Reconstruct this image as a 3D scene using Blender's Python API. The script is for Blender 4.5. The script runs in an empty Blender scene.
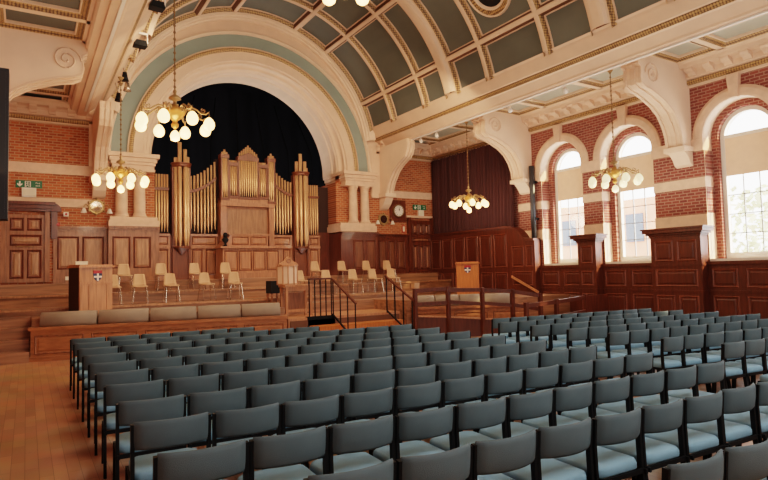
import bpy, math, random
from mathutils import Matrix, Vector
random.seed(7)
R = math.radians
PI = math.pi
S = bpy.context.scene
COL = S.collection

# ------------------------------------------------------------------ materials
MATS = {}
def nodemat(name, col, rough=.6, metal=0., bump=0., bscale=40., vary=0., vscale=6., stretch=(1, 1, 1), coat=0., spec=.5):
    m = bpy.data.materials.new(name); m.use_nodes = True
    nt = m.node_tree; b = nt.nodes['Principled BSDF']
    b.inputs['Base Color'].default_value = (*col, 1)
    b.inputs['Roughness'].default_value = rough
    b.inputs['Metallic'].default_value = metal
    b.inputs['Coat Weight'].default_value = coat
    b.inputs['Specular IOR Level'].default_value = spec
    if vary or bump:
        g = nt.nodes.new('ShaderNodeNewGeometry')
        mp = nt.nodes.new('ShaderNodeMapping'); mp.inputs['Scale'].default_value = stretch
        nt.links.new(g.outputs['Position'], mp.inputs['Vector'])
    if vary:
        n = nt.nodes.new('ShaderNodeTexNoise'); n.inputs['Scale'].default_value = vscale
        n.inputs['Detail'].default_value = 4
        nt.links.new(mp.outputs['Vector'], n.inputs['Vector'])
        r = nt.nodes.new('ShaderNodeValToRGB')
        r.color_ramp.elements[0].position = .3; r.color_ramp.elements[1].position = .7
        r.color_ramp.elements[0].color = (*[c * (1 - vary) for c in col], 1)
        r.color_ramp.elements[1].color = (*[min(1, c * (1 + vary)) for c in col], 1)
        nt.links.new(n.outputs['Fac'], r.inputs['Fac'])
        nt.links.new(r.outputs['Color'], b.inputs['Base Color'])
    if bump:
        n2 = nt.nodes.new('ShaderNodeTexNoise'); n2.inputs['Scale'].default_value = bscale
        nt.links.new(mp.outputs['Vector'], n2.inputs['Vector'])
        bp = nt.nodes.new('ShaderNodeBump'); bp.inputs['Strength'].default_value = bump; bp.inputs['Distance'].default_value = .02
        nt.links.new(n2.outputs['Fac'], bp.inputs['Height'])
        nt.links.new(bp.outputs['Normal'], b.inputs['Normal'])
    MATS[name] = m
    return m

def brickmat(name, axis, c1, c2, mortar):
    m = bpy.data.materials.new(name); m.use_nodes = True
    nt = m.node_tree; b = nt.nodes['Principled BSDF']; b.inputs['Roughness'].default_value = .8
    g = nt.nodes.new('ShaderNodeNewGeometry'); sp = nt.nodes.new('ShaderNodeSeparateXYZ'); cb = nt.nodes.new('ShaderNodeCombineXYZ')
    nt.links.new(g.outputs['Position'], sp.inputs[0])
    nt.links.new(sp.outputs[axis], cb.inputs['X']); nt.links.new(sp.outputs['Z'], cb.inputs['Y'])
    t = nt.nodes.new('ShaderNodeTexBrick'); t.inputs['Scale'].default_value = 1
    t.inputs['Brick Width'].default_value = .20; t.inputs['Row Height'].default_value = .076
    t.inputs['Mortar Size'].default_value = .011; t.inputs['Mortar Smooth'].default_value = .2
    t.inputs['Color1'].default_value = (*c1, 1); t.inputs['Color2'].default_value = (*c2, 1); t.inputs['Mortar'].default_value = (*mortar, 1)
    nt.links.new(cb.outputs[0], t.inputs['Vector'])
    nt.links.new(t.outputs['Color'], b.inputs['Base Color'])
    bp = nt.nodes.new('ShaderNodeBump'); bp.inputs['Strength'].default_value = .5; bp.inputs['Distance'].default_value = .01; bp.invert = True
    nt.links.new(t.outputs['Fac'], bp.inputs['Height']); nt.links.new(bp.outputs['Normal'], b.inputs['Normal'])
    MATS[name] = m

def dentilmat(name):
    # egg-and-dart strip: gilt spots on brown
    m = bpy.data.materials.new(name); m.use_nodes = True
    nt = m.node_tree; b = nt.nodes['Principled BSDF']; b.inputs['Roughness'].default_value = .5
    g = nt.nodes.new('ShaderNodeNewGeometry')
    v = nt.nodes.new('ShaderNodeTexVoronoi'); v.inputs['Scale'].default_value = 17; v.inputs['Randomness'].default_value = .15
    nt.links.new(g.outputs['Position'], v.inputs['Vector'])
    r = nt.nodes.new('ShaderNodeValToRGB')
    r.color_ramp.elements[0].position = .35; r.color_ramp.elements[0].color = (.50, .31, .13, 1)
    r.color_ramp.elements[1].position = .62; r.color_ramp.elements[1].color = (.11, .05, .022, 1)
    nt.links.new(v.outputs['Distance'], r.inputs['Fac']); nt.links.new(r.outputs['Color'], b.inputs['Base Color'])
    MATS[name] = m

def parquetmat(name):
    m = bpy.data.materials.new(name); m.use_nodes = True
    nt = m.node_tree; b = nt.nodes['Principled BSDF']
    g = nt.nodes.new('ShaderNodeNewGeometry')
    t = nt.nodes.new('ShaderNodeTexBrick'); t.inputs['Scale'].default_value = 1
    t.inputs['Brick Width'].default_value = .6; t.inputs['Row Height'].default_value = .11
    t.inputs['Mortar Size'].default_value = .002
    t.inputs['Color1'].default_value = (.38, .175, .065, 1); t.inputs['Color2'].default_value = (.28, .12, .042, 1)
    t.inputs['Mortar'].default_value = (.10, .035, .012, 1)
    mp = nt.nodes.new('ShaderNodeMapping'); mp.inputs['Rotation'].default_value = (0, 0, R(90))
    nt.links.new(g.outputs['Position'], mp.inputs[0]); nt.links.new(mp.outputs[0], t.inputs['Vector'])
    n = nt.nodes.new('ShaderNodeTexNoise'); n.inputs['Scale'].default_value = 1.6; n.inputs['Detail'].default_value = 5
    nt.links.new(g.outputs['Position'], n.inputs['Vector'])
    mx = nt.nodes.new('ShaderNodeMixRGB'); mx.blend_type = 'OVERLAY'; mx.inputs[0].default_value = .5
    nt.links.new(t.outputs['Color'], mx.inputs[1]); nt.links.new(n.outputs['Color'], mx.inputs[2])
    hs = nt.nodes.new('ShaderNodeHueSaturation'); hs.inputs['Saturation'].default_value = .88; hs.inputs['Value'].default_value = 1.1
    nt.links.new(mx.outputs[0], hs.inputs['Color']); nt.links.new(hs.outputs[0], b.inputs['Base Color'])
    rr = nt.nodes.new('ShaderNodeMapRange'); rr.inputs['To Min'].default_value = .22; rr.inputs['To Max'].default_value = .5
    nt.links.new(n.outputs['Fac'], rr.inputs['Value']); nt.links.new(rr.outputs[0], b.inputs['Roughness'])
    MATS[name] = m

def emitmat(name, col, strength):
    m = bpy.data.materials.new(name); m.use_nodes = True
    nt = m.node_tree; b = nt.nodes['Principled BSDF']
    b.inputs['Base Color'].default_value = (*col, 1)
    b.inputs['Emission Color'].default_value = (*col, 1); b.inputs['Emission Strength'].default_value = strength
    MATS[name] = m

CREAM = (.74, .52, .385)
nodemat('plaster', CREAM, .65, vary=.06, vscale=2)
nodemat('plaster_light', (.82, .61, .47), .65, vary=.05, vscale=2)
nodemat('stone', (.70, .47, .345), .75, vary=.10, vscale=5)
nodemat('teal_paint', (.25, .31, .275), .7, vary=.06, vscale=1.5)
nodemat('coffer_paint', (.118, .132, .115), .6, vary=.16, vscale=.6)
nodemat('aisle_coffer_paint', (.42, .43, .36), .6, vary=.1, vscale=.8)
nodemat('brown_paint', (.13, .05, .02), .6)
nodemat('soffit_brown', (.16, .09, .05), .6)
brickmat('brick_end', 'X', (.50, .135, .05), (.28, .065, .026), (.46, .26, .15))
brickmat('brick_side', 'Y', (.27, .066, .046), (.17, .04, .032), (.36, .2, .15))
nodemat('wood_dark', (.115, .028, .012), .38, vary=.30, vscale=3, stretch=(6, 6, .8), coat=.1)
nodemat('wood_black', (.035, .014, .009), .5, vary=.2, vscale=3, stretch=(6, 6, .8))
nodemat('wood_dark_field', (.17, .062, .03), .42, vary=.3, vscale=3, stretch=(6, 6, .8))
nodemat('wood_mid', (.27, .115, .058), .42, vary=.30, vscale=3, stretch=(6, 6, .8), coat=.05)
nodemat('wood_panel', (.38, .19, .10), .42, vary=.28, vscale=3, stretch=(6, 6, .8), coat=.05)
nodemat('wood_light', (.44, .20, .10), .45, vary=.22, vscale=3, stretch=(8, 8, .8))
nodemat('wood_orange', (.46, .15, .035), .42, vary=.22, vscale=3, stretch=(8, 8, .8))
nodemat('wood_bench', (.36, .145, .062), .42, vary=.25, vscale=3, stretch=(1, 6, 6))
nodemat('wood_stage', (.29, .14, .075), .42, vary=.40, vscale=1.8, stretch=(.5, 5, 7), coat=.1)
nodemat('wood_red_lit_edge', (.16, .045, .022), .35, vary=.2, vscale=3, stretch=(6, 6, .8), coat=.1)  # lighter mouldings: window light on the edges put into the colour
nodemat('wood_red', (.095, .024, .012), .4, vary=.25, vscale=3, stretch=(6, 6, .8))
nodemat('organ_wood', (.38, .165, .085), .42, vary=.22, vscale=3, stretch=(7, 7, .8), coat=.15)
nodemat('organ_wood_dark', (.17, .05, .02), .42, vary=.25, vscale=3, stretch=(7, 7, .8))
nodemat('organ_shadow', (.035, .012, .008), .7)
nodemat('gilt_pipe', (.76, .46, .25), .32, metal=.4, vary=.06, vscale=3)
nodemat('gilt', (.55, .30, .09), .38, metal=.7)
nodemat('brass', (.38, .25, .12), .42, metal=.7)
nodemat('brass_dark', (.22, .13, .06), .45, metal=.7)
nodemat('black_cloth', (.003, .003, .004), .9, spec=.05, vary=.5, vscale=1, stretch=(3, 3, .3))
nodemat('black_metal', (.005, .006, .007), .6, spec=.2)
nodemat('speaker_black', (.008, .010, .013), .55)
nodemat('pipe_grey', (.05, .055, .065), .4, metal=.3)
nodemat('curtain', (.048, .010, .009), .8, vary=.2, vscale=2, stretch=(4, 4, .3))
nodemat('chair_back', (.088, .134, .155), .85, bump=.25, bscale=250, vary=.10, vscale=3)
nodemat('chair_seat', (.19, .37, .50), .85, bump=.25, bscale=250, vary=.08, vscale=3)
nodemat('cushion', (.24, .185, .14), .7, vary=.08, vscale=4)
nodemat('plastic_beige', (.52, .30, .165), .5)
nodemat('chrome', (.55, .45, .36), .25, metal=.9)
nodemat('paper', (.75, .68, .55), .8)
nodemat('white_paint', (.78, .72, .66), .5)
nodemat('frame_white', (.80, .74, .66), .5)
nodemat('blind', (.90, .64, .46), .7, vary=.04)
nodemat('glazing_bar', (.30, .31, .32), .5)
nodemat('green_sign', (.01, .13, .06), .4)
nodemat('red_paint', (.42, .02, .02), .4)
nodemat('navy', (.02, .03, .09), .5)
nodemat('mirror', (.6, .5, .4), .08, metal=1)
nodemat('void', (.006, .006, .008), .9)
nodemat('leaf', (.62, .68, .50), .8, vary=.35, vscale=2)
nodemat('house_brick', (.75, .38, .27), .8, vary=.1, vscale=1)
nodemat('house_yellow', (.85, .62, .22), .8, vary=.1, vscale=1)
nodemat('house_glass', (.12, .16, .22), .3)
nodemat('tarmac', (.45, .44, .42), .9)
dentilmat('dentil')
parquetmat('parquet')
emitmat('globe', (1.0, .58, .22), 4.6)
emitmat('globe_day', (1.0, .80, .42), 1.3)
gm = bpy.data.materials.new('glass'); gm.use_nodes = True
nt_ = gm.node_tree; nt_.nodes.remove(nt_.nodes['Principled BSDF'])
tr_ = nt_.nodes.new('ShaderNodeBsdfTransparent'); gl_ = nt_.nodes.new('ShaderNodeBsdfGlossy'); gl_.inputs['Roughness'].default_value = .05
mx_ = nt_.nodes.new('ShaderNodeMixShader'); mx_.inputs[0].default_value = .07
nt_.links.new(tr_.outputs[0], mx_.inputs[1]); nt_.links.new(gl_.outputs[0], mx_.inputs[2]); nt_.links.new(mx_.outputs[0], nt_.nodes['Material Output'].inputs['Surface'])
MATS['glass'] = gm

# ------------------------------------------------------------------ mesh builder
class MB:
    def __init__(s): s.v = []; s.f = []; s.mi = []; s.sm = []; s.cur = 0; s.smooth = False
    def face(s, ids): s.f.append(ids); s.mi.append(s.cur); s.sm.append(s.smooth)
    def add(s, vs, fs):
        o = len(s.v); s.v.extend([tuple(v) for v in vs])
        for f in fs: s.face([i + o for i in f])
    def quad(s, a, b, c, d): s.add([a, b, c, d], [(0, 1, 2, 3)])
    def box(s, x0, x1, y0, y1, z0, z1):
        s.add([(x0, y0, z0), (x1, y0, z0), (x1, y1, z0), (x0, y1, z0), (x0, y0, z1), (x1, y0, z1), (x1, y1, z1), (x0, y1, z1)],
              [(0, 3, 2, 1), (4, 5, 6, 7), (0, 1, 5, 4), (1, 2, 6, 5), (2, 3, 7, 6), (3, 0, 4, 7)])
    def prism(s, poly, fn, t0, t1, caps=True):
        # poly: 2-D outline; fn(a, b, t) -> 3-D point
        n = len(poly); vs = [fn(a, b, t0) for a, b in poly] + [fn(a, b, t1) for a, b in poly]
        fs = [(i, (i + 1) % n, n + (i + 1) % n, n + i) for i in range(n)]
        if caps: fs += [tuple(range(n))[::-1], tuple(range(n, 2 * n))]
        s.add(vs, fs)
    def sweep(s, prof, frames, closed=False):
        # prof: open list of 2-D points; frames: list of functions (a, b) -> 3-D
        n = len(prof); m = len(frames); vs = [fr(a, b) for fr in frames for a, b in prof]
        fs = []
        for j in range(m - 1 + (1 if closed else 0)):
            k = (j + 1) % m
            for i in range(n - 1): fs.append((j * n + i, k * n + i, k * n + i + 1, j * n + i + 1))
        s.add(vs, fs)
    def lathe(s, prof, c=(0, 0, 0), n=16, axis='z'):
        vs = []; m = len(prof)
        for k in range(n):
            a = 2 * PI * k / n
            for r, z in prof:
                p = (r * math.cos(a), r * math.sin(a), z)
                if axis == 'y': p = (p[0], p[2], p[1])
                if axis == 'x': p = (p[2], p[0], p[1])
                vs.append((c[0] + p[0], c[1] + p[1], c[2] + p[2]))
        fs = [(k * m + i, ((k + 1) % n) * m + i, ((k + 1) % n) * m + i + 1, k * m + i + 1) for k in range(n) for i in range(m - 1)]
        s.add(vs, fs)
    def tube(s, pts, r, n=8):
        pts = [Vector(p) for p in pts]; rs = r if isinstance(r, (list, tuple)) else [r] * len(pts)
        vs = []
        t0 = (pts[1] - pts[0]).normalized(); up = Vector((0, 0, 1)) if abs(t0.z) < .9 else Vector((1, 0, 0))
        for i, p in enumerate(pts):
            t = (pts[min(i + 1, len(pts) - 1)] - pts[max(i - 1, 0)]).normalized()
            a = t.cross(up)
            if a.length < 1e-4: a = t.cross(Vector((0, 1, 0)))
            a.normalize(); b = t.cross(a)
            for k in range(n):
                an = 2 * PI * k / n; vs.append(p + (a * math.cos(an) + b * math.sin(an)) * rs[i])
        fs = [(i * n + k, i * n + (k + 1) % n, (i + 1) * n + (k + 1) % n, (i + 1) * n + k) for i in range(len(pts) - 1) for k in range(n)]
        fs += [tuple(range(n))[::-1], tuple((len(pts) - 1) * n + k for k in range(n))]
        s.add(vs, fs)
    def bar(s, a, b, w, h):
        # square bar from a to b, w wide sideways, h high
        a = Vector(a); b = Vector(b); t = (b - a).normalized()
        up = Vector((0, 0, 1)) if abs(t.z) < .95 else Vector((0, 1, 0))
        x = t.cross(up).normalized() * w / 2; y = x.cross(t).normalized() * h / 2
        s.add([a - x - y, a + x - y, a + x + y, a - x + y, b - x - y, b + x - y, b + x + y, b - x + y],
              [(0, 3, 2, 1), (4, 5, 6, 7), (0, 1, 5, 4), (1, 2, 6, 5), (2, 3, 7, 6), (3, 0, 4, 7)])
    def sphere(s, c, r, n=14, m=8, sz=1.):
        s.lathe([(r * math.sin(PI * i / m) + 1e-5, -r * sz * math.cos(PI * i / m)) for i in range(m + 1)], c, n)
    def build(s, name, mats, parent=None, loc=None):
        if isinstance(mats, str): mats = [mats]
        me = bpy.data.meshes.new(name)
        vs = s.v
        if loc: vs = [(v[0] - loc[0], v[1] - loc[1], v[2] - loc[2]) for v in vs]
        me.from_pydata(vs, [], s.f)
        for k in mats: me.materials.append(MATS[k])
        me.polygons.foreach_set('material_index', s.mi); me.polygons.foreach_set('use_smooth', s.sm)
        me.update()
        import bmesh
        bm = bmesh.new(); bm.from_mesh(me); bmesh.ops.remove_doubles(bm, verts=bm.verts, dist=1e-5)
        bmesh.ops.recalc_face_normals(bm, faces=bm.faces); bm.to_mesh(me); bm.free()
        o = bpy.data.objects.new(name, me); COL.objects.link(o)
        if loc and not parent: o.location = loc
        if parent: o.parent = parent
        return o

def tag(o, label, cat, group=None):
    o['label'] = label; o['category'] = cat
    if group: o['group'] = group
    return o
def thing(name, label, cat, loc=(0, 0, 0), rz=0, group=None):
    o = bpy.data.objects.new(name, None); o.empty_display_size = .1; COL.objects.link(o)
    o.location = loc; o.rotation_euler = (0, 0, rz)
    return tag(o, label, cat, group)
def struct(o, label=None, cat=None):
    o['kind'] = 'structure'
    if label: tag(o, label, cat)
    return o
def dup(root, loc, rz=0, label=None, group=None, scale=None):
    r = root.copy(); COL.objects.link(r); r.location = loc; r.rotation_euler = (0, 0, rz)
    if label: r['label'] = label
    if group: r['group'] = group
    if scale: r.scale = scale
    for ch in list(root.children):
        c = ch.copy(); COL.objects.link(c); c.parent = r
        for g in ch.children:
            d = g.copy(); COL.objects.link(d); d.parent = c
    return r

# panel with mitred moulding and raised field; U,V in-plane axes, N outward; at origin P
def panel(mb, P, U, V, N, w, h, m=.05, d=.03, mi_frame=0, mi_field=1):
    P = Vector(P); U = Vector(U); V = Vector(V); N = Vector(N)
    def rect(i, z): return [P + U * i + V * i + N * z, P + U * (w - i) + V * i + N * z, P + U * (w - i) + V * (h - i) + N * z, P + U * i + V * (h - i) + N * z]
    rs = [rect(0, 0), rect(m * .35, d * .6), rect(m, -d * .4 + .004), rect(m * 1.7, d * .5)]
    vs = [p for r_ in rs for p in r_]
    save = mb.cur
    for k in range(3):
        mb.cur = mi_frame if k < 2 else mi_field
        mb.add(rs[k] + rs[k + 1], [(i, (i + 1) % 4, 4 + (i + 1) % 4, 4 + i) for i in range(4)])
    mb.cur = mi_field
    mb.add(rs[3], [(0, 1, 2, 3)])
    mb.cur = save

# ------------------------------------------------------------------ dimensions (metres)
XC = 6.48            # axis of the vault and organ arch
XL, XR = -1.04, 14.0 # aisle walls
YE = 18.4            # end wall
YB = -1.5            # how far back the hall is built
ZA = 6.65            # aisle ceiling

# ------------------------------------------------------------------ floor, stage tiers
mb = MB(); mb.quad((XL, YB, 0), (XR, YB, 0), (XR, YE, 0), (XL, YE, 0))
struct(mb.build('floor', 'parquet'))
def tier(name, poly, z0, z1, mats='wood_stage', nos=.04):
    mb = MB(); mb.prism(poly, lambda a, b, t: (a, b, t), z0, z1)
    n = len(poly)
    return struct(mb.build(name, mats))
tier('floor_stage', [(XL, 15.2), (.1, 15.2), (.1, 14.5), (5.4, 13.28), (5.45, 14.6), (8.75, 14.6), (9.0, 13.25), (12.1, 11.7), (XR, 11.7), (XR, YE), (XL, YE)], 0, .90)
tier('floor_stage_tier', [(XL, 15.55), (.2, 15.4), (5.2, 15.25), (9.2, 15.25), (11.8, 15.6), (XR, 16.3), (XR, YE), (XL, YE)], .90, 1.05)
tier('floor_stage_tier', [(XL, 16.75), (.3, 16.5), (5.1, 16.25), (9, 16.25), (11.8, 16.6), (XR, 17.2), (XR, YE), (XL, YE)], 1.05, 1.34)
tier('floor_stage_tier', [(XL, 17.65), (1.4, 17.6), (3.9, 17.0), (9, 17.0), (9.4, 17.9), (XR, 17.9), (XR, YE), (XL, YE)], 1.34, 1.62)
# nosings that edge the tiers
for nm, pts, z in (('trim_1', [(XL, 15.55), (.2, 15.4), (5.2, 15.25), (9.2, 15.25), (11.8, 15.6), (XR, 16.3)], 1.05), ('trim_2', [(XL, 16.75), (.3, 16.5), (5.1, 16.25), (9, 16.25), (11.8, 16.6), (XR, 17.2)], 1.34)):
    mb = MB()
    for a, b in zip(pts, pts[1:]): mb.bar((a[0], a[1] - .015, z - .02), (b[0], b[1] - .015, z - .02), .05, .05)
    struct(mb.build(nm, 'wood_panel'))
# side steps left of the bench
mb = MB()
for y, z in ((14.25, .22), (14.6, .45), (14.9, .68)): mb.box(XL, .06, y, 15.3, 0, z)
struct(mb.build('floor_side_steps', 'wood_stage'))
# landing and centre steps
mb = MB(); mb.box(5.45, 8.75, 13.2, 14.6, 0, .62); struct(mb.build('floor_landing', 'wood_light'))
mb = MB(); mb.box(6.0, 8.6, 12.75, 13.2, 0, .42); mb.box(6.0, 8.6, 12.3, 12.75, 0, .22); struct(mb.build('floor_steps', 'wood_orange'))
mb = MB(); mb.box(5.5, 8.7, 13.17, 13.2, .40, .56); struct(mb.build('trim_3', 'brown_paint'))

# ------------------------------------------------------------------ end wall
def ringface(mb, cz, r0, r1, y, zleg, n=48, cx=XC):
    # flat annulus facing the hall, with straight legs down to zleg
    pin = [(cx - r0, zleg)] + [(cx - r0 * math.cos(PI * k / n), cz + r0 * math.sin(PI * k / n)) for k in range(n + 1)] + [(cx + r0, zleg)]
    pout = [(cx - r1, zleg)] + [(cx - r1 * math.cos(PI * k / n), cz + r1 * math.sin(PI * k / n)) for k in range(n + 1)] + [(cx + r1, zleg)]
    m = len(pin)
    mb.add([(a, y, b) for a, b in pin] + [(a, y, b) for a, b in pout], [(i, i + 1, m + i + 1, m + i) for i in range(m - 1)])
def archsweep(mb, cz, zleg, prof, n=48, cx=XC):
    # prof: (radius, y)
    fr = [lambda r, y: (cx - r, y, zleg)]
    for k in range(n + 1):
        a = PI * k / n
        fr.append(lambda r, y, a=a: (cx - r * math.cos(a), y, cz + r * math.sin(a)))
    fr.append(lambda r, y: (cx + r, y, zleg))
    mb.sweep(prof, fr)
CZ = 5.40; ZI = 5.38
# lower wall (brick) left and right of the arch, with upper aisle part
mb = MB()
for x0, x1, z1 in ((XL, 1.9, 7.2), (1.9, 3.30, 5.3), (9.66, 11.06, 5.3), (11.06, XR, 7.2)): mb.box(x0, x1, YE, YE + .3, 0, z1)
struct(mb.build('wall_end', 'brick_end'))
# brick reveals of the arch jambs
mb = MB()
mb.box(3.0, 3.29, YE - .001, 19.9, 3.5, 5.0); mb.box(9.52, 9.96, YE - .001, 19.9, 3.5, 5.0)
struct(mb.build('wall_jamb', 'brick_end'))
# lunette wall above the aisles up to the vault, cream
mb = MB(); mb.smooth = False
n = 48; r0 = 4.50
pin = [(XC - r0, ZI)] + [(XC - r0 * math.cos(PI * k / n), CZ + r0 * math.sin(PI * k / n)) for k in range(n + 1)] + [(XC + r0, ZI)]
def outer(p):
    dx, dz = p[0] - XC, p[1] - CZ
    if p[1] <= CZ: return (XC + math.copysign(4.85, dx), p[1])
    k = min(4.85 / max(abs(dx), 1e-6), 6.0 / max(dz, 1e-6)); return (XC + dx * k, CZ + dz * k)
po = [outer(p) for p in pin]; m = len(pin)
mb.add([(a, YE - .08, b) for a, b in pin] + [(a, YE - .08, b) for a, b in po], [(i, i + 1, m + i + 1, m + i) for i in range(m - 1)])
struct(mb.build('wall_end_lunette', 'plaster'))
# arch mouldings: teal band, dentil roll, cream rolls, soffit
mb = MB(); mb.smooth = False
ringface(mb, CZ, 3.88, 4.52, YE - .02, ZI); struct(mb.build('trim_4', 'teal_paint'))
mb = MB(); archsweep(mb, CZ, ZI, [(4.52, YE - .02), (4.52, YE - .10), (4.46, YE - .14), (4.42, YE - .10), (4.40, YE - .02)]); struct(mb.build('trim_5', 'plaster_light'))
mb = MB(); archsweep(mb, CZ, ZI, [(3.93, YE - .02), (3.92, YE - .09), (3.87, YE - .11), (3.80, YE - .08), (3.80, YE)]); struct(mb.build('trim_6', 'dentil'))
mb = MB(); archsweep(mb, CZ, ZI, [(3.96, YE - .02), (3.965, YE - .10), (3.93, YE - .12), (3.92, YE - .02)]); struct(mb.build('trim_7', 'plaster_light'))
mb = MB()
archsweep(mb, CZ, ZI, [(3.80, YE - .08), (3.77, YE - .06), (3.52, YE - .04), (3.50, YE + .02), (3.44, YE + .03), (3.42, YE + .16), (3.38, YE + .20), (3.30, YE + .22), (3.27, YE + .28), (3.24, YE + .30), (3.22, YE + .55), (3.18, YE + .58), (3.16, YE + 1.3)])
struct(mb.build('trim_8', 'plaster'))
# entablatures, paired columns and plinths
def entab(x0, x1, sgn, name):
    mb = MB()
    for z0, z1, e in ((4.86, 4.93, .03), (4.93, 5.05, .0), (5.05, 5.14, .04), (5.14, 5.26, .08), (5.26, 5.38, .14)):
        mb.box(x0 - (e if sgn < 0 else e), x1 + e, YE - .36 - e, 19.6, z0, z1)
    struct(mb.build(name, 'stone'))
entab(2.08, 3.22, -1, 'trim_9'); entab(9.74, 10.88, 1, 'trim_10')
for nm, x0, x1 in (('trim_11', 1.98, 3.36), ('trim_12', 9.46, 10.98)):
    mb = MB(); mb.box(x0, x1, YE - .42, 19.6, 3.18, 3.40); mb.box(x0 + .04, x1 - .04, YE - .38, 19.6, 3.40, 3.50)
    struct(mb.build(nm, 'stone'))
side = {0: 'outer left', 1: 'inner left', 2: 'inner right', 3: 'outer right'}
labs = ['smooth cream stone column left of the organ, nearer the brick wall with exit sign', 'smooth cream stone column left of the organ, nearer the organ pipes',
        'smooth cream stone column right of the organ, nearer the organ pipes', 'smooth cream stone column right of the organ, nearer the clock']
for k, x in enumerate((XC - 4.13, XC - 3.64, XC + 3.64, XC + 4.13)):
    t = thing('stone_column', labs[k], 'column', (x, YE - .19, 3.5), group='paired stone columns beside the organ arch')
    mb = MB(); mb.smooth = True; mb.lathe([(.165, .12), (.168, .5), (.150, 1.22)], n=20); mb.build('shaft', 'stone', t)
    mb = MB(); mb.smooth = True; mb.lathe([(0.001, 0), (.20, 0), (.21, .03), (.20, .06), (.18, .07), (.185, .10), (.165, .125)], n=20); mb.build('base', 'stone', t)
    mb = MB(); mb.smooth = False; mb.lathe([(.150, 1.22), (.165, 1.235), (.155, 1.25), (.19, 1.31), (.20, 1.36), (0.001, 1.36)], n=20); mb.build('capital', 'stone', t)

# stone bands and cornices on the end wall
mb = MB()
mb.box(XL, 2.0, YE - .05, YE, 4.68, 4.97); mb.box(XL, 1.75, YE - .04, YE, 3.76, 4.0)
mb.box(10.98, XR, YE - .05, YE, 4.55, 4.82); mb.box(12.55, XR, YE - .12, YE, 3.79, 3.88)
struct(mb.build('trim_13', 'stone'))
# wainscot on the end wall: long panelled runs
def wains(mb, x0, x1, y, z0, z1, cuts, panels, d=.05):
    # body slab with cornice; panels: (x0, x1, z0, z1)
    mb.cur = 0; mb.box(x0, x1, y - d, y + .02, z0, z1 - .16)
    for a, b, e in ((z1 - .16, z1 - .10, .02), (z1 - .10, z1 - .05, .06), (z1 - .05, z1, .10)): mb.box(x0 - .0, x1 + .0, y - d - e, y + .02, a, b)
    mb.box(x0, x1, y - d - .03, y, z0, z0 + .13)
    for p in panels:
        panel(mb, (p[0], y - d, p[2]), (1, 0, 0), (0, 0, 1), (0, -1, 0), p[1] - p[0], p[3] - p[2], m=.06, d=.035, mi_frame=2, mi_field=1)
mb = MB()
wains(mb, .62, 1.98, YE, 1.62, 3.22, None, [(.72, 1.26, 2.0, 2.93), (1.34, 1.90, 2.0, 2.93)])
wains(mb, 1.98, 3.36, YE - .35, 1.62, 3.22, None, [(2.08, 2.56, 2.0, 2.92), (2.64, 3.12, 2.0, 2.92)])
mb.cur = 0; mb.box(1.98, 3.33, YE - .34, 18.56, 0, 3.16)
struct(mb.build('trim_14', ['wood_mid', 'wood_panel', 'wood_dark']))
mb = MB()
wains(mb, 9.48, 11.02, YE - .35, 1.62, 3.16, None, [(9.98, 10.42, 1.8, 2.88), (10.5, 10.94, 1.8, 2.88)])
wains(mb, 11.02, 12.60, YE, 1.62, 3.14, None, [(11.25, 11.62, 1.8, 2.9), (11.68, 12.04, 1.8, 2.9), (12.1, 12.46, 1.8, 2.9)])
mb.cur = 0; mb.box(9.481, 11.02, YE - .34, 19.0, 0, 3.14)
struct(mb.build('trim_15', ['wood_dark', 'wood_dark_field', 'wood_dark']))
# doors in the end wall
def door(name, x0, x1, z0, z1, mats, cols, y=YE, handle=None):
    t = bpy.data.objects.new(name, None); COL.objects.link(t); t['kind'] = 'structure'; t.location = (x0, y, z0)
    w = x1 - x0; h = z1 - z0
    mb = MB(); mb.cur = 0
    mb.box(0, w, -.08, 0, 0, h)
    mb.build('door_leaf', mats, t)
    mb2 = MB()
    for c in cols: panel(mb2, (c[0] * w, -.08, c[2] * h), (1, 0, 0), (0, 0, 1), (0, -1, 0), (c[1] - c[0]) * w, (c[3] - c[2]) * h, m=.07, d=.04, mi_frame=2, mi_field=1)
    mb2.build('door_panels', mats, t)
    mb = MB(); mb.box(-.12, 0, -.14, 0, 0, h + .1); mb.box(w, w + .12, -.14, 0, 0, h + .1); mb.build('door_frame', mats, t)
    return t
t = door('door_1', -.48, .42, 1.66, 3.52, ['wood_mid', 'wood_panel', 'wood_dark'],
     [(.10, .46, .76, .95), (.54, .92, .76, .95), (.10, .92, .54, .70), (.10, .46, .06, .48), (.54, .92, .06, .48)])
mb = MB()
for a, b, e in ((1.95, 2.02, .16), (2.02, 2.12, .22), (2.12, 2.20, .30)): mb.box(-.25 - e * .2, 1.05 + e * .3, -e, 0, a, b)
# curved shoulder of the hood
sh = [(1.05 + .25 * math.sin(a), 1.95 + .25 * math.cos(a)) for a in [PI / 2 * k / 8 for k in range(9)]] + [(1.05, 1.95)]
mb.prism(sh, lambda a, b, q: (a, q, b), -.2, 0)
mb.box(1.05, 1.20, -.16, 0, 1.2, 1.95)
mb.build('door_hood', 'wood_dark', t)
mb = MB(); mb.tube([(.25, -.11, .98), (.62, -.11, .98)], .012, 6); mb.build('door_handle', 'brass', t)
t = door('door_2', 12.72, 13.72, 1.66, 3.70, ['wood_dark', 'wood_mid', 'wood_dark'],
     [(.08, .36, .72, .93), (.38, .64, .72, .93), (.66, .93, .72, .93), (.08, .93, .58, .66), (.08, .36, .05, .52), (.38, .64, .05, .52), (.66, .93, .05, .52)])

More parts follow.
